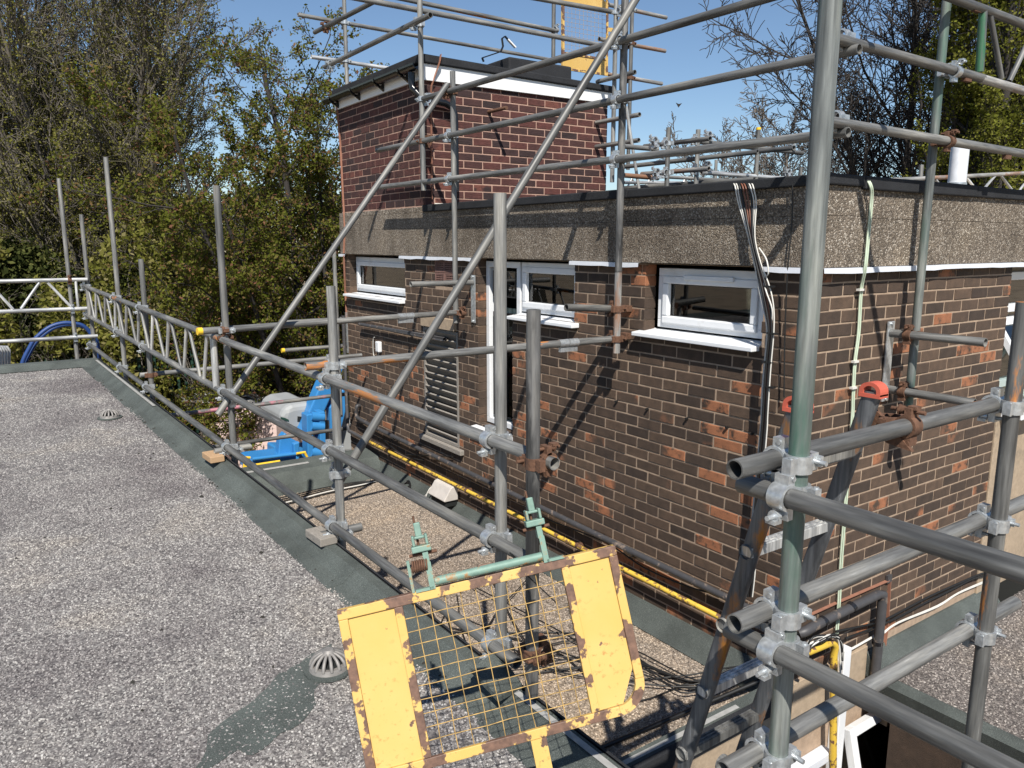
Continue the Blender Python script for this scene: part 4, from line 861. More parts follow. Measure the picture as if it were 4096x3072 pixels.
# ================================================================== yellow gates
def gate(label, O_, U_, V_, zone):
    "O_ top-left corner, U_ along the top edge, V_ down the side; local x = along, y = down, z = towards the viewer"
    W_, H_ = U_.length, V_.length; x = U_.normalized(); y = (V_-x*V_.dot(x)).normalized(); z = x.cross(y); z = -z
    M = Matrix((x, y, -z)).transposed().to_4x4(); M.translation = O_
    t = bpy.data.objects.new('scaffold_gate', None); t.empty_display_size = .1; link(t, None, M); tag(t, label, 'gate', 'yellow scaffold gates')
    def B(nm, mat, *boxes):
        b = MB(); [b.box(*q) for q in boxes]; return bevel(wrap(b.mesh(nm, mat), nm, t, M), .002)
    a = .03
    B('top_rail', YFRM, ((0,0,-.012), (W_,.028,.003)), ((0,0,.003), (W_,.004,.02))); B('side_rail', YFRM, ((0,.0285,-.012), (.026,H_-.028,.003)))
    B('side_rail', YFRM, ((W_-.026,.0285,-.012), (W_,H_-.09,.003))); B('bottom_rail', YFRM, ((0,H_-.0275,-.012), (W_-.09,H_,.003)))
    b = MB(); cc = (W_-.09, H_-.09)
    for k in range(6):
        a0, a1 = math.pi/2*k/6, math.pi/2*(k+1)/6; pr_ = [(cc[0]+r*math.cos(q), cc[1]+r*math.sin(q)) for r, q in ((.09,a0), (.09,a1), (.063,a1), (.063,a0))]
        b.prism([(p[0],p[1],-.012) for p in pr_], (0,0,.015))
    wrap(b.mesh('corner_rail', YFRM), 'corner_rail', t, M)
    m0, m1 = .205*W_, .805*W_
    B('mullion', YFRM, ((m0-.012,.0285,-.011), (m0+.012,H_-.028,.006))); B('mullion', YFRM, ((m1-.012,.0285,-.011), (m1+.012,H_-.028,.006)))
    b = MB(); b.prism([(.0265,.0285,-.004), (m0-.0125,.0285,-.004), (m0-.0125,H_-.028,-.004), (.0265,H_-.028,-.004)], (0,0,.002)); wrap(b.mesh('panel', YPAN), 'panel', t, M)
    b = MB(); b.prism([(m1+.0125,.0285,-.004), (W_-.0265,.0285,-.004), (W_-.0265,H_-.12,-.004), (W_-.075,H_-.03,-.004), (m1+.0125,H_-.0285,-.004)], (0,0,.002)); wrap(b.mesh('panel', YPAN), 'panel', t, M)
    b = MB(); b.box((W_*.56,H_+.0005,-.011), (W_*.56+.045,H_+.13,.002)); wrap(b.mesh('stem', YFRM), 'stem', t, M)
    nv, nh = 11, 11
    for k in range(1, nv):
        xx = m0+(m1-m0)*k/nv; pts = [(xx+rng.uniform(-.0018,.0018), .02+(H_-.035)*j/8, .0) for j in range(9)]; b = MB(); b.tube(pts, .0014, 5); wrap(b.mesh('wire', WIRE), 'wire', t, M)
    for k in range(1, nh):
        yy_ = .03+(H_-.06)*k/nh; pts = [(m0+(m1-m0)*j/8, yy_+rng.uniform(-.0018,.0018), .0025) for j in range(9)]; b = MB(); b.tube(pts, .0014, 5); wrap(b.mesh('wire', WIRE), 'wire', t, M)
    if zone:
        b = MB(); b.tube([(W_*.345,-.018,-.012), (W_*.73,-.018,-.012)], .0125, 14); wrap(b.mesh('hinge_bar', TEAL), 'hinge_bar', t, M)
        B('hinge_plate', YFRM, ((W_*.5,-.032,-.004), (W_*.555,.03,.006)))
        for s, xx in ((-1, W_*.335), (1, W_*.745)):
            b = MB(); b.box((xx-.01,-.075,-.016), (xx+.006,.002,-.008)); b.box((xx-.05*(s < 0),-.006,-.016), (xx+.05*(s > 0)+.002,.002,.004)); b.box((xx-.012,-.105,-.015), (xx+.004,-.07,.015)); wrap(b.mesh('bracket', TEAL), 'bracket', t, M)
            b = MB(); b.box((xx-.04,-.125,-.022), (xx+.016,-.107,.022)); b.box((xx-.035,-.155,-.019), (xx-.027,-.125,.019)); b.box((xx+.003,-.155,-.019), (xx+.011,-.125,.019)); b.box((xx-.027,-.152,-.015), (xx+.003,-.144,.015))
            b.box((xx-.022,-.19,-.01), (xx-.003,-.15,.01)); c = bevel(wrap(b.mesh('clamp', TEAL), 'clamp', t, M), .003)
            b = MB(); b.tube([(xx-.05,-.1,0), (xx+.03,-.1,0)], .005, 8); b.tube([(xx-.018,-.21,.004), (xx-.018,-.115,.004)], .0035, 6); wrap(b.mesh('bolt', RUSTC), 'bolt', c, M)
        b = MB(); x0 = W_*.275; b.tube([(x0+.045*k/60, -.07+.016*math.sin(k*.72), -.01+.016*math.cos(k*.72)) for k in range(61)], .0028, 6); wrap(b.mesh('spring', RUSTC), 'spring', t, M)
        b = MB(); b.box((x0-.012,-.09,-.014), (x0-.004,.0,.004)); wrap(b.mesh('spring_bracket', TEAL), 'spring_bracket', t, M)
        b = MB(); b.tube([(W_*.625,-.045,.02), (W_*.66,.02,.03), (W_*.755,.13,.035)], .002, 6); b.tube([(W_*.63,-.04,.02), (W_*.70,.04,.05)], .002, 6); wrap(b.mesh('cable_tie', BLKW), 'cable_tie', t, M)
    return t
gO, gU, gV = PD('7',208,765,2.15), PD('7',1775,395,2.28), PD('7',385,1745,2.11)
gate('chipped yellow mesh gate hanging tilted in the foreground', gO, gU-gO, gV-gO, True)
hO, hU, hV = PY('q',208,-180,4.75), PY('q',588,-230,4.75), PY('q',205,530,4.75)
gO2 = PY('q',208,590,4.75); gate('small yellow mesh gate high up beside the rooftop room', gO2, PY('q',208,-120,4.75)-gO2, PY('q',585,545,4.75)-gO2, False)
# ================================================================== pipes and cables on the building
def pipe(name, pts, r, mat, parent, n=12): b = MB(); b.tube(pts, r, n); return b.build(name, mat, parent)
def smooth(pts, k=5):
    pts = [Vector(p) for p in pts]; out = []
    for i in range(len(pts)-1):
        p0, p1, p2, p3 = pts[max(i-1, 0)], pts[i], pts[i+1], pts[min(i+2, len(pts)-1)]
        for j in range(k):
            t = j/k; out.append(.5*((2*p1)+(p2-p0)*t+(2*p0-5*p1+4*p2-p3)*t*t+(3*p1-p0-3*p2+p3)*t*t*t))
    return out+[pts[-1]]
pipe('gas_pipe', [(-.06,5.75,-2.1), (-.06,-.1,-2.108), (-.03,-.15,-2.15)], .017, YPIPE, mbd)
pipe('gas_pipe', [PY('n',650,450,-.08), PY('n',835,372,-.08), PY('n',855,385,-.08), PY('n',848,430,-.08), Vector((.425,-.08,-3.4))], .022, YPIPE, mbd)
for yy_ in (5.3, 3.55, 1.9): b = MB(); b.tube([(-.06,yy_-.012,-2.1), (-.06,yy_+.012,-2.1)], .0215, 12); b.box((-.06,yy_-.01,-2.115), (-.004,yy_+.01,-2.085)); b.build('pipe_clip', RUSTC, mbd)
pipe('soil_pipe', smooth([PX('f',300,340,-.02), PX('f',270,350,-.06), PX('f',265,440,-.06), PX('f',290,480,-.065), Vector((-.065,5.7,-1.885))], 4)+[Vector((-.065,.2,-1.955)), Vector((-.065,.02,-1.96))], .023, GPIPE, mbd, 14)
for yy_ in (5.1, 3.1, 2.5, 1.3): b = MB(); b.tube([(-.065,yy_-.02,-1.89-.012*(5.7-yy_)), (-.065,yy_+.02,-1.89-.012*(5.7-yy_))], .0265, 14); b.box((-.065,yy_-.008,-1.93-.012*(5.7-yy_)), (-.004,yy_+.008,-1.9-.012*(5.7-yy_))); b.build('pipe_clip', GPIPE, mbd)
pipe('rainwater_pipe', [Vector((-.05,6.42,-.66)), Vector((-.05,6.42,-2.0)), Vector((-.06,6.36,-2.09)), Vector((-.06,5.76,-2.1))], .022, GPIPE, mbd)
pipe('overflow_pipe', [PX('e',300,930,-.05), PX('e',1240,1100,-.05), PX('e',1250,1090,.02)], .02, GPIPE, mbd)
pipe('waste_pipe', smooth([PY('n',690,330,-.05), PY('n',720,320,-.07), PY('n',760,295,-.07)], 3)+[PY('n',1050,152,-.07), PY('n',1075,150,-.075), PY('n',1072,185,-.075), PY('n',1035,560,-.075)], .029, GPIPE, mbd, 14)
for xx, yy_ in ((800,275), (930,208), (1050,372)): p = PY('n',xx,yy_,-.07); b = MB(); b.tube([p+Vector((-.012,0,-.006)), p+Vector((.012,0,.006))], .033, 14) if xx != 1050 else b.tube([p+Vector((0,0,-.012)), p+Vector((0,0,.012))], .034, 14); b.build('pipe_clip', BLKP, mbd)
ribbon('copper_tape', [PY('n',705,258,-.006), PY('n',850,192,-.006), PY('n',1098,85,-.006)], .026, .005, COPT, mbd, (0,-1,0)); ribbon('copper_tape', [PY('n',1104,88,-.006), PY('n',1092,300,-.006), PY('n',1070,470,-.02), PY('n',1075,515,-.03)], .026, .005, COPT, mbd, (0,-1,0))
b = MB(); p = PY('n',1102,78,-.01); b.box((p.x-.025,-.018,p.z-.025), (p.x+.025,-.002,p.z+.025)); b.build('tape_clamp', GPIPE, mbd)
def cable(pts, mat, r=.0045, parent=None, name='cable'): return pipe(name, smooth(pts), r, mat, parent or mbd, 6)
bundle = [('3',745,948), ('3',752,975), ('3',770,1060), ('6',790,60), ('6',822,200), ('6',850,320), ('6',873,430), ('6',888,560), ('6',875,720), ('6',865,850), ('6',858,1000), ('6',848,1120), ('8',585,400), ('8',575,560), ('8',562,690)]
for k, (mt, r) in enumerate(((WCAB,.0045), (WCAB,.0045), (BLKW,.007), (BRCAB,.0045), (BRCAB,.0045), (BLKW,.006), (WCAB,.004), (WCAB,.004))):
    off = (k-3.5); pts = []
    for i, q in enumerate(bundle):
        spread = 14 if i < 3 else (9 if i in (5,6) and k % 2 else 5); sc = REG[q[0]][2]/1.3
        p = PX(q[0], q[1]+off*spread*sc*(.9+.2*rng.random()), q[2], -.075-.008*(k % 3) if i > 2 else (-.065 if i else -.02)); pts.append(p)
    pts = [pts[0]+Vector((.16,.02,.01))]+pts; cable(pts, mt, r)
for x, y in ((895,565), (868,715), (880,845), (880,320)): p = PX('6',x,y,-.09); b = MB(); b.box((p.x-.006,p.y-.03,p.z-.006), (p.x+.02,p.y+.03,p.z+.004)); b.build('cable_tie', BLKW, mbd)
cable([PX('6',830,120,-.07), PX('6',868,180,-.1), PX('6',878,250,-.1), PX('6',862,270,-.08)], WCAB); cable([PX('6',850,285,-.07), PX('6',868,350,-.1), PX('6',898,440,-.1), PX('6',895,520,-.08)], WCAB)
cable([PX('3',1005,960,-.06), PX('6',1000,0,-.05), PX('6',980,220,-.05), PX('6',965,560,-.03), PX('6',960,900,-.03)], BLKW, .004)
for k in (0, 1):
    o_ = k*9; cable([PY('3',1310+o_,935,.1), PY('3',1380+o_,937,-.03), PY('3',1408+o_,970,-.07), PY('3',1412+o_,1040,-.06), PY('6',1395+o_,60,-.055), PY('6',1380+o_,220,-.06), PY('6',1358+o_,340,-.02), PY('6',1345+o_,560,-.02), PY('6',1325+o_,720,-.02), PY('6',1316+o_,900,-.02), PY('6',1308+o_,1060,-.02), PY('n',880+o_,-40,-.02), PY('n',868+o_,180,-.02), PY('n',857+o_,330,-.02)], GCAB, .0055)
for x, y in ((1362,338), (1335,713), (1325,850)): p = PY('6',x,y,-.03); b = MB(); b.box((p.x-.022,p.y-.006,p.z-.006), (p.x+.022,p.y+.016,p.z+.006)); b.build('cable_clip', WCAB, mbd)
cable([PY('b',620,1640,-.03), PY('b',960,1570,-.03), PY('b',1060,1530,-.03), PY('b',1380,1360,-.03), PY('b',1600,1260,-.03), PY('b',1830,1160,-.03), PY('b',1915,1140,-.03)], BLKW, .007)
cable([PY('b',700,1700,-.03), PY('b',1060,1560,-.03), PY('b',1400,1385,-.03), PY('b',1600,1285,-.03), PY('b',1780,1195,-.03), PY('b',1915,1160,-.03)], BLKW, .007)
cable([PY('n',890,425,-.03), PY('n',1040,340,-.03)], WCAB, .008); 
for k in range(3): cable([PY('b',1030,1640+8*k,-.02), PY('b',1150,1560+5*k,-.02), PY('b',1480,1420+7*k,-.02), PY('b',1660,1310+5*k,-.02), PY('b',1910,1200+8*k,-.02)], WCAB, .0035)
# tangle of black cables at the corner and over the link roof
for k in range(9):
    f = rng.uniform; pts = [PY('n',720+f(-10,10),400+f(-20,20),-.1), PY('n',780+f(-30,30),355+f(-12,12),-.12), PY('n',850+f(-10,10),345+f(-10,10),-.11), PY('n',880+f(-8,8),375+f(-8,8),-.1), PY('n',885+f(-8,8),460+f(-20,60),-.1)]
    cable(pts, BLKW if k % 4 else WCAB, .006)
cab = thing('cable_tangle', 'loose black cables trailing over the chippings beside the front wall', 'cables', (-.3,.7,LZ))
for k in range(11):
    f = rng.uniform; z = LZ+.016+.004*k; y0 = f(.5,1.3)
    pts = [(-.02-f(0,.05),.05,-2.3+f(-.05,.05)), (-.12,.2+f(0,.1),-2.33), (-.3-f(0,.2),.35+f(0,.2),z), (-.45-f(0,.4),y0,z), (-.6-f(0,.8),y0+f(.2,.8),z), (-.35-f(0,.9),y0+f(.8,1.6),z)]
    pipe('cable', smooth(pts), .005, BLKW, cab, 6)
pipe('cable', smooth([(-.1,.12,-2.33), (-.5,.22,-2.40), (-1.1,.3,LZ+.02), (-1.7,.36,LZ+.02), (-2.15,.5,LZ+.02)]), .012, BLKW, cab, 8)
cb2 = thing('cable_run', 'grey and black cables along the far kerb of the buff roof', 'cables', (-1.2,5.2,LZ))
for k in range(5): z = LZ+.012+.004*k; pipe('cable', smooth([(-2.0,5.1+.06*k,z), (-1.3,5.12+.05*k,z), (-.8,5.22+.04*k,z), (-.4,5.25+.03*k,z), (-.2,5.3,z)]), .007, WCAB if k == 1 else BLKW, cb2, 6)
cb3 = thing('cable_coil', 'black cable ends coiled by the felt upstand', 'cables', (-.2,3.5,LZ))
for k in range(4): pipe('cable', smooth([PX('f',780-10*k,1210,-.16), PX('f',840,1165+12*k,-.1), PX('f',865-6*k,1230,-.13), PX('f',830-10*k,1260,-.2)]), .006, BLKW, cb3, 6)
for k in range(4): pipe('cable', smooth([PX('f',1010-8*k+20,1350,-.2), PX('f',1080,1250+8*k,-.1), PX('f',1180,1180-6*k,-.06), PX('f',1270-20*k,1200,-.06)]), .005, BLKW if k % 2 else WCAB, cb3, 6)
for pts in ([('f',480,630), ('f',650,790), ('f',820,900), ('f',1010,945)], [('d',40,680), ('d',560,880), ('d',900,1100), ('d',1300,1270), ('d',1560,1330)], [('f',250,520), ('f',420,560), ('f',500,620)], [('f',820,880), ('f',1000,890), ('f',1330,900)]): cable([PX(*q,-.03) for q in pts], BLKW, .006)
# vent hood
vh = thing('vent_hood', 'pale plastic vent hood low on the front wall', 'vent', (-.08,2.6,-2.3)); c = PX('f',1240,1280,-.08); b = MB()
b.prism([(-.02,c.y-.16,c.z+.1), (-.1,c.y-.16,c.z+.07), (-.18,c.y-.16,c.z-.05), (-.17,c.y-.16,c.z-.06), (-.02,c.y-.16,c.z-.06)], (0,.33,0)); bevel(b.build('hood', plain('aged_white_plastic', (.5,.46,.42), .6), vh), .008); b = MB(); b.box((-.15,c.y-.14,c.z-.12), (-.02,c.y+.15,c.z-.061)); b.build('throat', DARKI, vh)
# outside socket and lead
sc_ = PX('e',515,1180,-.02); b = MB(); b.box((-.05,sc_.y-.04,sc_.z-.06), (-.001,sc_.y+.04,sc_.z+.06)); bevel(b.build('socket_box', UPVC, mbd), .01); cable([PX('e',515,1240,-.03), PX('e',500,1290,-.02), PX('e',455,1270,-.02), PX('e',450,1100,-.02), PX('e',465,1075,-.02)], WCAB, .004)
# nails in the brickwork
for x, y in ((665,1280), (925,1345), (1260,1425), (1600,1500), (605,1180), (1815,1555)): p = PX('c',x,y,-.012); b = MB(); b.box((-.022,p.y-.006,p.z-.006), (-.0,p.y+.006,p.z+.006)); b.build('wall_plug', BLKW, mbd)
# ================================================================== yard behind: lift, boards, fence, hedge
def box_thing(parent, nm, mat, a, b_, M=None, bv=.01): b = MB(); b.box(a, b_, M); return bevel(b.build(nm, mat, parent), bv)
pb_ = thing('plasterboard_stack', 'pallet stack of pink edged plasterboard in the yard', 'board stack', (.8,14.6,GZ))
q0, q1 = PZ('k',295,885,GZ), PZ('k',765,925,GZ); du = (q1-q0); dv = Vector((-du.y, du.x, 0)).normalized()*1.2; du2 = du
top = PD('k',295,185,(q0-Vector(CAMP)).dot(Vector(_f))).z; nb = 22; b = MB()
for k in range(nb):
    z0 = GZ+.06+(top-GZ-.06)*k/nb; z1 = GZ+.06+(top-GZ-.06)*(k+1)/nb-.004; j = Vector((rng.uniform(-.008,.008), rng.uniform(-.008,.008), 0))
    pts = [q0+j, q0+du+j, q0+du+dv+j, q0+dv+j]; b.prism([(p.x,p.y,z0) for p in pts], (0,0,z1-z0))
stuff(b.build('boards', PLASTB, pb_))
b = MB(); b.prism([(p.x,p.y,GZ) for p in (q0, q0+du, q0+du+dv, q0+dv)], (0,0,.055)); b.build('pallet', WOODL, pb_)
st = thing('metal_studs', 'galvanised metal studs laid on top of the plasterboard stack', 'metal studs', (.8,14.6,top+.01))
for k in range(7): a = q0+dv*(.1+.11*k)-du.normalized()*(.75+.1*(k % 3)); e = a+du.normalized()*2.9; bb = MB(); bb.bar((a.x,a.y,top+.025), (e.x,e.y,top+.025), .06, .04); bb.build('stud', ALU, st)
# boom lift
bl = thing('boom_lift', 'blue boom lift with grey cowl parked in the yard', 'boom lift', (2.2,10.5,GZ)); YL = 10.2
yp = lambda x, y, d=0.: PY('k', x, y, YL+d)
def slab(nm, mat, pts, d0, th, bv=.03):
    b = MB(); b.prism([yp(x,y,d0) for x, y in pts], (.0,th,0)); return bevel(b.build(nm, mat, bl), bv, 3)
slab('cowl', GREYP, [(770,300),(790,240),(850,215),(960,200),(1010,195),(1010,330),(960,420),(800,420),(770,360)], .5, 1.3, .12)
slab('cowl_stripe', GFENCE, [(768,305),(800,312),(826,325),(826,340),(800,330),(768,322)], .49, .02, .002)
slab('cowl_vent', DARKI, [(890,300),(945,305),(940,345),(888,338)], .49, .02, .002)
slab('horn', GREYP, [(838,250),(840,205),(870,205),(900,250)], .7, .25, .05)
slab('boom_arm', BLUE, [(1060,60),(1140,-60),(1230,-60),(1010,440),(960,480),(905,420)], .3, .3, .03)
slab('boom_arm', BLUE, [(955,290),(1000,280),(1010,640),(965,640)], .0, .28, .02); slab('boom_arm', BLUE, [(1045,270),(1090,265),(1100,640),(1060,640)], .0, .28, .02)
for y0 in (300, 370, 560): p = yp(985,y0,.05); p2 = yp(1075,y0+5,.05); b = MB(); b.tube([p, p2], .085, 14); b.build('pivot_pin', BLUE, bl)
p, p2 = yp(1098,330,.1), yp(1102,480,.1); b = MB(); b.tube([p, p2], .045, 12); b.build('hydraulic_ram', BLKP, bl)
slab('jib', BLUE, [(745,640),(760,470),(800,420),(840,460),(900,490),(905,640)], .1, .2, .02); slab('fork', BLUE, [(860,500),(905,485),(900,660),(870,660)], -.1, .12, .02)
slab('plate', BLUE, [(1120,240),(1250,60),(1260,180),(1200,420),(1130,420)], .35, .2, .02); slab('rear_cowl', GREYP, [(1200,300),(1300,280),(1300,560),(1200,560)], .6, .8, .06)
slab('turret', BLUE, [(780,560),(1150,560),(1150,800),(780,800)], .4, .9, .04); slab('chassis', DARKI, [(700,800),(1250,800),(1250,1060),(700,1060)], .3, 1.4, .05)
for (xa,ya),(xb,yb) in (((505,600),(500,700)), ((505,598),(545,600)), ((940,560),(960,598)), ((880,570),(945,560)), ((500,665),(760,625))): b = MB(); b.tube([yp(xa,ya,-.3), yp(xb,yb,-.3)], .022, 8); b.build('basket_rail', YCAP, bl)
for (xa,ya),(xb,yb) in (((560,610),(890,570)), ((570,640),(565,720)), ((890,570),(885,720))): b = MB(); b.tube([yp(xa,ya,-.25), yp(xb,yb,-.25)], .03, 8); b.build('basket_rail', BLUE, bl)
slab('basket_floor', BLUE, [(560,625),(890,585),(890,690),(560,720)], -.2, .7, .02)
for xx in (720, 1180):
    c = yp(xx, 1000, .3); c.z = GZ+.36; b = MB(); b.tube([c, c+Vector((0,.3,0))], .36, 20); wh = b.build('wheel', BLKW, bl); b = MB(); b.tube([c+Vector((0,-.01,0)), c+Vector((0,.02,0))], .19, 16); b.build('rim', BLUE, wh)
# hose and barriers on the ground at the far left
hs = thing('blue_hose', 'loop of thick blue corrugated hose behind the roof end', 'hose', (-3,10,GZ))
for k in (0, 1):
    pts = [PY('i',x+22*k,y+18*k,9.6+.1*k) for x, y in ((195,1020),(215,880),(270,760),(340,650),(470,545),(600,505),(700,508),(790,530),(860,600),(910,700),(930,900))]; pipe('hose', smooth(pts), .027, DBLUE, hs, 10)
br = thing('barriers', 'stacked steel crowd barriers at the left edge', 'barrier', (-4,11,GZ))
for k in range(5):
    pts = [PY('i',-20+26*k,1000,10.4+.05*k), PY('i',-18+26*k,760,10.4+.05*k), PY('i',-30+25*k,735,10.4+.05*k), PY('i',-150+22*k,728,10.4+.05*k)]; pipe('barrier_frame', pts, .022, ALU, br, 8)
fn = thing('palisade_fence', 'dark green palisade fence in front of the ivy', 'fence', (0,21,GZ))
for k in range(64): x = -9+k*.2; b = MB(); b.box((x,20.9,GZ), (x+.07,20.93,GZ+2.6)); b.build('pale', GFENCE, fn)
for z in (.5, 2.1): b = MB(); b.box((-9,20.935,GZ+z), (3.8,20.98,GZ+z+.06)); b.build('fence_rail', GFENCE, fn)
# ------------------------------------------------------------------ foliage
def leaves(cent, size, name, mat, parent, up=.3):
    n = len(cent); c = np.asarray(cent); a = nr.normal(size=(n,3)); a /= np.linalg.norm(a, axis=1)[:,None]
    nn_ = nr.normal(size=(n,3)); nn_[:,2] += up; t = np.cross(a, nn_); t /= np.linalg.norm(t, axis=1)[:,None]+1e-9; u = np.cross(t, a)
    s = (size*(.6+.8*nr.rand(n)))[:,None]; w_ = .55
    v = np.stack([c-t*s, c+u*s*w_, c+t*s, c-u*s*w_], 1).reshape(-1,3)
    me = bpy.data.meshes.new(name); me.vertices.add(4*n); me.vertices.foreach_set('co', v.ravel()); me.loops.add(4*n); me.loops.foreach_set('vertex_index', np.arange(4*n)); me.polygons.add(n); me.polygons.foreach_set('loop_start', np.arange(0,4*n,4)); me.polygons.foreach_set('loop_total', np.full(n,4)); me.update(calc_edges=True); me.materials.append(mat)
    return stuff(link(bpy.data.objects.new(name, me), parent, Matrix()))
class Tree:
    def __init__(s, seed): s.r = np.random.RandomState(seed); s.lines = []; s.tips = []
    def grow(s, p, d, Lg, rad, lev, spec):
        r = s.r; n = 7 if lev == 0 else (6 if lev == 1 else (5 if lev == 2 else 4)); wig, trop = spec['wig'][lev], spec['trop'][lev]
        pts = [p]; dirs = [d]
        for k in range(n):
            d = d+r.normal(size=3)*wig; d[2] += trop; d = d/np.linalg.norm(d); p = p+d*Lg/n; pts.append(p); dirs.append(d)
        rads = np.maximum(np.linspace(rad, rad*(.35 if lev < spec['levels'] else .4), n+1), spec.get('minr', .004)); s.lines.append((np.array(pts), rads, 6 if lev == 0 else (5 if lev == 1 else 3)))
        if lev >= spec['levels']: s.tips += [(q, lev) for q in pts[1:]]; return
        m = spec['n'][lev]
        for j in range(m):
            f = spec['start'][lev]+(1-spec['start'][lev])*(j+r.rand())/m; x = f*n; i = min(int(x), n-1); q = pts[i]+(pts[i+1]-pts[i])*(x-i); dd = dirs[i+1]
            ax = r.normal(size=3); ax -= dd*(ax@dd); ax /= np.linalg.norm(ax); an = spec['ang'][lev]*(.7+.6*r.rand()); nd = dd*math.cos(an)+ax*math.sin(an)
            s.grow(q, nd, Lg*spec['len'][lev]*(.65+.6*r.rand())*(1-.45*f if lev else 1-.3*f), rads[i]*spec['rad'][lev], lev+1, spec)
    def mesh(s, name, mat, parent):
        vs, fs = [], []; o = 0
        for pts, rads, n in s.lines:
            m = len(pts); d = np.gradient(pts, axis=0); d /= np.linalg.norm(d, axis=1)[:,None]+1e-9; a = np.cross(d, (.31,.17,.93)); a /= np.linalg.norm(a, axis=1)[:,None]+1e-9; c = np.cross(d, a)
            th = np.arange(n)*2*math.pi/n; ring = pts[:,None,:]+rads[:,None,None]*(np.cos(th)[None,:,None]*a[:,None,:]+np.sin(th)[None,:,None]*c[:,None,:]); vs.append(ring.reshape(-1,3))
            i = np.arange(m-1)[:,None]*n; k = np.arange(n)[None,:]; k2 = (k+1) % n; fs.append(np.stack([i+k, i+k2, i+n+k2, i+n+k], -1).reshape(-1,4)+o); o += m*n
        v = np.concatenate(vs); f = np.concatenate(fs); n = len(f)
        me = bpy.data.meshes.new(name); me.vertices.add(len(v)); me.vertices.foreach_set('co', v.ravel()); me.loops.add(4*n); me.loops.foreach_set('vertex_index', f.ravel()); me.polygons.add(n); me.polygons.foreach_set('loop_start', np.arange(0,4*n,4)); me.polygons.foreach_set('loop_total', np.full(n,4)); me.polygons.foreach_set('use_smooth', np.ones(n, bool)); me.update(calc_edges=True); me.materials.append(mat)
        return link(bpy.data.objects.new(name, me), parent, Matrix())
def plant(label, base, stems, spec, seed, bark, leaf, lsize, per, keep, cat='tree', zfun=None, name='tree'):
    t = thing(name, label, cat, base); T = Tree(seed); r = T.r; base = np.array(base, float)
    for (dx, dy, Lg, rad, lean) in stems: T.grow(base+np.array([dx,dy,-.1]), np.array([lean[0],lean[1],1.])/np.linalg.norm([lean[0],lean[1],1.]), Lg, rad, 0, spec)
    tr = T.mesh('trunk', bark, t)
    if leaf and T.tips:
        tp = np.array([q for q, _ in T.tips]); 
        if zfun is not None: tp = tp[r.rand(len(tp)) < np.clip(zfun(tp), 0, 1)]
        c = np.repeat(tp, per, 0); c = c[r.rand(len(c)) < keep]; c = c+r.normal(size=c.shape)*lsize*1.6; leaves(c, lsize, 'crown', leaf, t)
    return t, T
# large many-stemmed tree on the left
sp1 = dict(levels=3, minr=.0105, wig=[.05,.10,.14,.2], trop=[.03,.06,.05,.03], n=[19,11,9], start=[.14,.12,.1], ang=[.55,.6,.7], len=[.36,.42,.42], rad=[.42,.5,.5])
for lab, ox, dd, seed, ns_, ln in (('large grey many stemmed tree with budding twigs at the left', 235, 25, 3, 17, (11.5,15.5)), ('grey budding tree cut off by the left edge of the view', -60, 27, 4, 9, (11,14))):
    bt = PD('o',ox,700,dd); bt.z = GZ
    stems = [(nr.uniform(-.6,.6), nr.uniform(-.6,.6), nr.uniform(*ln), nr.uniform(.075,.13), (math.cos(a)*l, math.sin(a)*l)) for a, l in [(k*6.283/ns_*1.0+nr.uniform(-.25,.25), (.12 if k % 3 == 0 else .34)+nr.uniform(-.06,.08)) for k in range(ns_)]]
    plant(lab, bt, stems, sp1, seed, BARK1, LEAF1, .037, 4, .7, zfun=lambda p: 1.05-.078*(p[:,2]-GZ-3))
# bushier flowering tree between it and the building
bt2 = PD('o',640,720,18); bt2.z = GZ
stems = [(0,0,9.3,.12,(.02,.0)), (.2,.1,8.2,.09,(.2,.05)), (-.2,0,8.2,.09,(-.24,-.1)), (0,.2,8.,.08,(.05,.25)), (.1,-.2,7.8,.08,(.2,-.2)), (-.1,-.2,7.2,.08,(-.2,-.25)), (.3,-.1,8.2,.08,(.3,-.15)), (.1,.1,6.5,.08,(-.1,.3))]
sp2 = dict(levels=3, minr=.007, wig=[.06,.12,.16,.2], trop=[.02,.03,.0,-.02], n=[16,9,7], start=[.08,.12,.12], ang=[.9,.8,.8], len=[.36,.45,.45], rad=[.4,.5,.55])
plant('smaller tree with fresh green and coppery leaves beside the rooftop room', bt2, stems, sp2, 5, BARK2, LEAF2, .036, 6, .85)
# bare tree, pale bare tree, poplar on the right
bt3 = PD('o',2000,420,24); bt3.z = GZ
sp3 = dict(levels=3, minr=.013, wig=[.06,.12,.16,.2], trop=[.04,.05,.03,.02], n=[17,12,10], start=[.2,.12,.1], ang=[.6,.7,.8], len=[.42,.45,.42], rad=[.48,.5,.5])
plant('dark leafless tree behind the flat roof on the right', bt3, [(0,0,15,.17,(-.05,.05)), (.4,.2,14,.13,(.15,-.1)), (-.3,.1,13.5,.13,(-.12,.12)), (.1,-.3,13,.12,(.1,.15)), (0,.3,13,.12,(-.06,-.15))], sp3, 8, BARK2, None, 0, 0, 0)
bt4 = PD('o',1715,420,30); bt4.z = GZ
plant('small pale leafless tree low beyond the rooftop rails', bt4, [(0,0,9.6,.11,(0,0)), (.3,.2,9.,.09,(.2,-.2)), (-.3,-.1,9,.09,(-.2,.25)), (0,.3,8.8,.08,(.1,.3))], sp3, 9, BARK3, None, 0, 0, 0)
sp5 = dict(levels=3, wig=[.03,.08,.12,.18], trop=[.03,.14,.1,.05], n=[34,9,6], start=[.12,.1,.1], ang=[.75,.5,.6], len=[.2,.45,.5], rad=[.3,.5,.5])
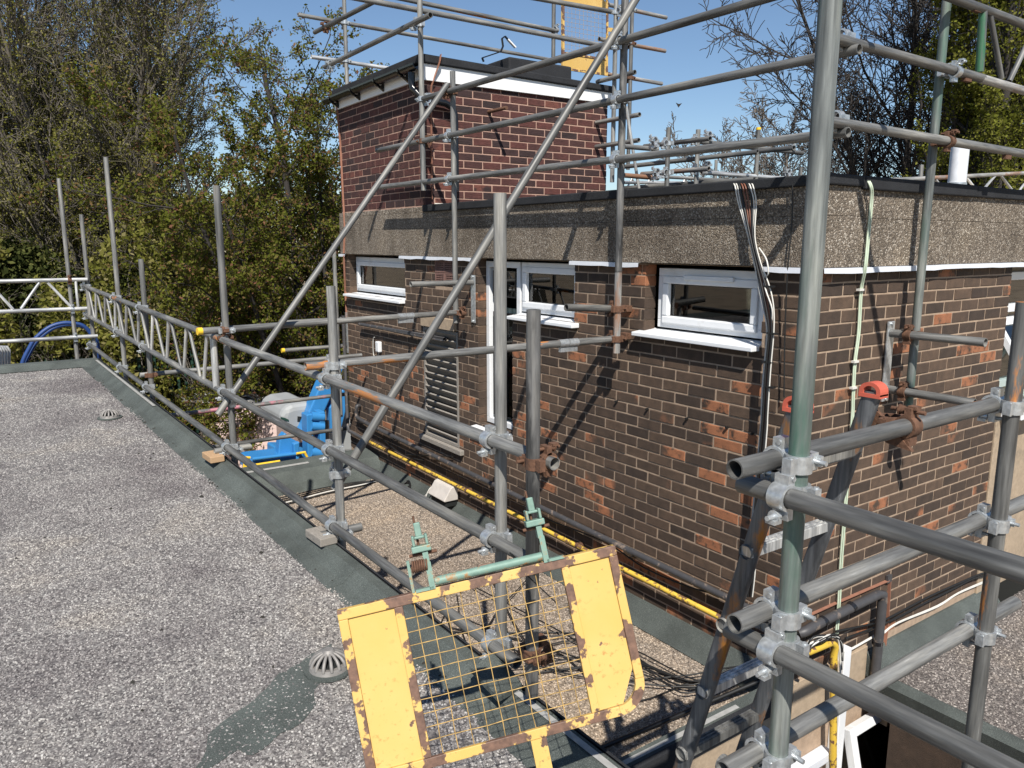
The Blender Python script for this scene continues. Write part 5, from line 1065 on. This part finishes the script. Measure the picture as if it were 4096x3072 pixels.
for k, (ox, dd) in enumerate(((2110,19), (2260,20.5))):
    bt5 = PD('o',ox,420,dd); bt5.z = GZ
    plant(('green poplar at the right edge of the view', 'outer poplar mostly cut off by the right edge of the view')[k], bt5, [(0,0,16,.26,(0,0)), (.3,.2,14,.16,(.06,.04)), (-.3,-.2,14,.16,(-.07,-.03)), (.2,-.3,13,.15,(.05,-.08))], sp5, 12+k, BARK2, LEAF4, .042, 5, .8, zfun=lambda p: .85+0*p[:,2])
# ivy bank behind the fence
hd = thing('ivy_hedge', 'dark ivy covered bank behind the green fence', 'hedge', (0,22.5,GZ))
n = 110000; x = nr.uniform(-7, 9, n); u = nr.rand(n); yy_ = 21.6+1.4*u+.5*np.sin(x*1.7)+.35*np.sin(x*3.9+u*5)+nr.normal(size=n)*.18; zz = GZ+u*(4.3+np.clip(.5-.45*x,0,2.6)+.7*np.sin(x*.9)+.4*np.sin(x*2.3))+nr.normal(size=n)*.15
yy_ += np.where(x > 4, (x-4)*-.55, 0)
leaves(np.stack([x,yy_,zz],1), .085, 'ivy', LEAF3, hd)
b = MB(); pts = []
for k in range(26): xx = -16+k; pts.append((xx, 22.6-(max(xx-4,0)*.55)))
b.add([(p[0],p[1],GZ) for p in pts]+[(p[0],p[1]+1.2,GZ+3.7) for p in pts], [(k,k+1,27+k,26+k) for k in range(25)]); b.build('bank', plain('dark_earth', (.02,.018,.012), .95), hd)
n = 42000; x = nr.uniform(-6.5, 5.5, n); c = np.stack([x, 19.2+nr.rand(n)*2+.6*np.sin(x*2.1), GZ+.2+nr.rand(n)**1.3*(5.6+1.2*np.sin(x*1.3+1))], 1)
sh = thing('leafy_shrubs', 'loose green shrubs below the trees behind the roof end', 'shrubs', (-2,20,GZ)); m_ = (np.sin(c[:,0]*2.3+c[:,2]*1.1)+np.sin(c[:,2]*2.9+1)+np.sin(c[:,0]*5.1)) > -.4; leaves(c[m_], .075, 'foliage', LEAF1, sh)
T = Tree(31)
for k in range(34): xx = nr.uniform(-6.5,5.5); T.grow(np.array([xx,20.4,GZ]), np.array([nr.uniform(-.3,.3),nr.uniform(-.2,.2),1.]), nr.uniform(3,5), .035, 1, dict(levels=3, wig=[0,.1,.15,.2], trop=[0,.03,.02,0], n=[0,9,5], start=[0,.1,.1], ang=[0,.7,.8], len=[0,.4,.4], rad=[0,.5,.5]))
T.mesh('stems', BARK1, sh)
# woodland mass far behind the trees
fw = thing('far_woodland', 'hazy mass of distant trees seen through the gaps low on the left', 'woodland', (4,38,GZ))
n = 60000; x = nr.uniform(-7, 22, n); u = nr.rand(n)**.8; c = np.stack([x, 36+nr.rand(n)*5-np.clip(x-6,0,20)*.5, GZ+u*(8.2+1.2*np.sin(x*.8)+.7*np.sin(x*2.1))], 1); leaves(c, .13, 'foliage', LEAF3, fw); fw['kind'] = 'stuff'
# bird
bd = PD('3',412,548,40); b = MB(); b.add([bd+Vector(q) for q in ((0,0,.05),(.12,-.1,.1),(.02,.05,-.12),(-.14,.1,.12),(0,.02,.0))], [(0,1,4),(1,2,4),(2,3,4),(3,0,4),(0,2,1),(0,3,2)]); tag(b.build('bird', BARK2), 'tiny dark bird flying in the blue sky', 'bird')
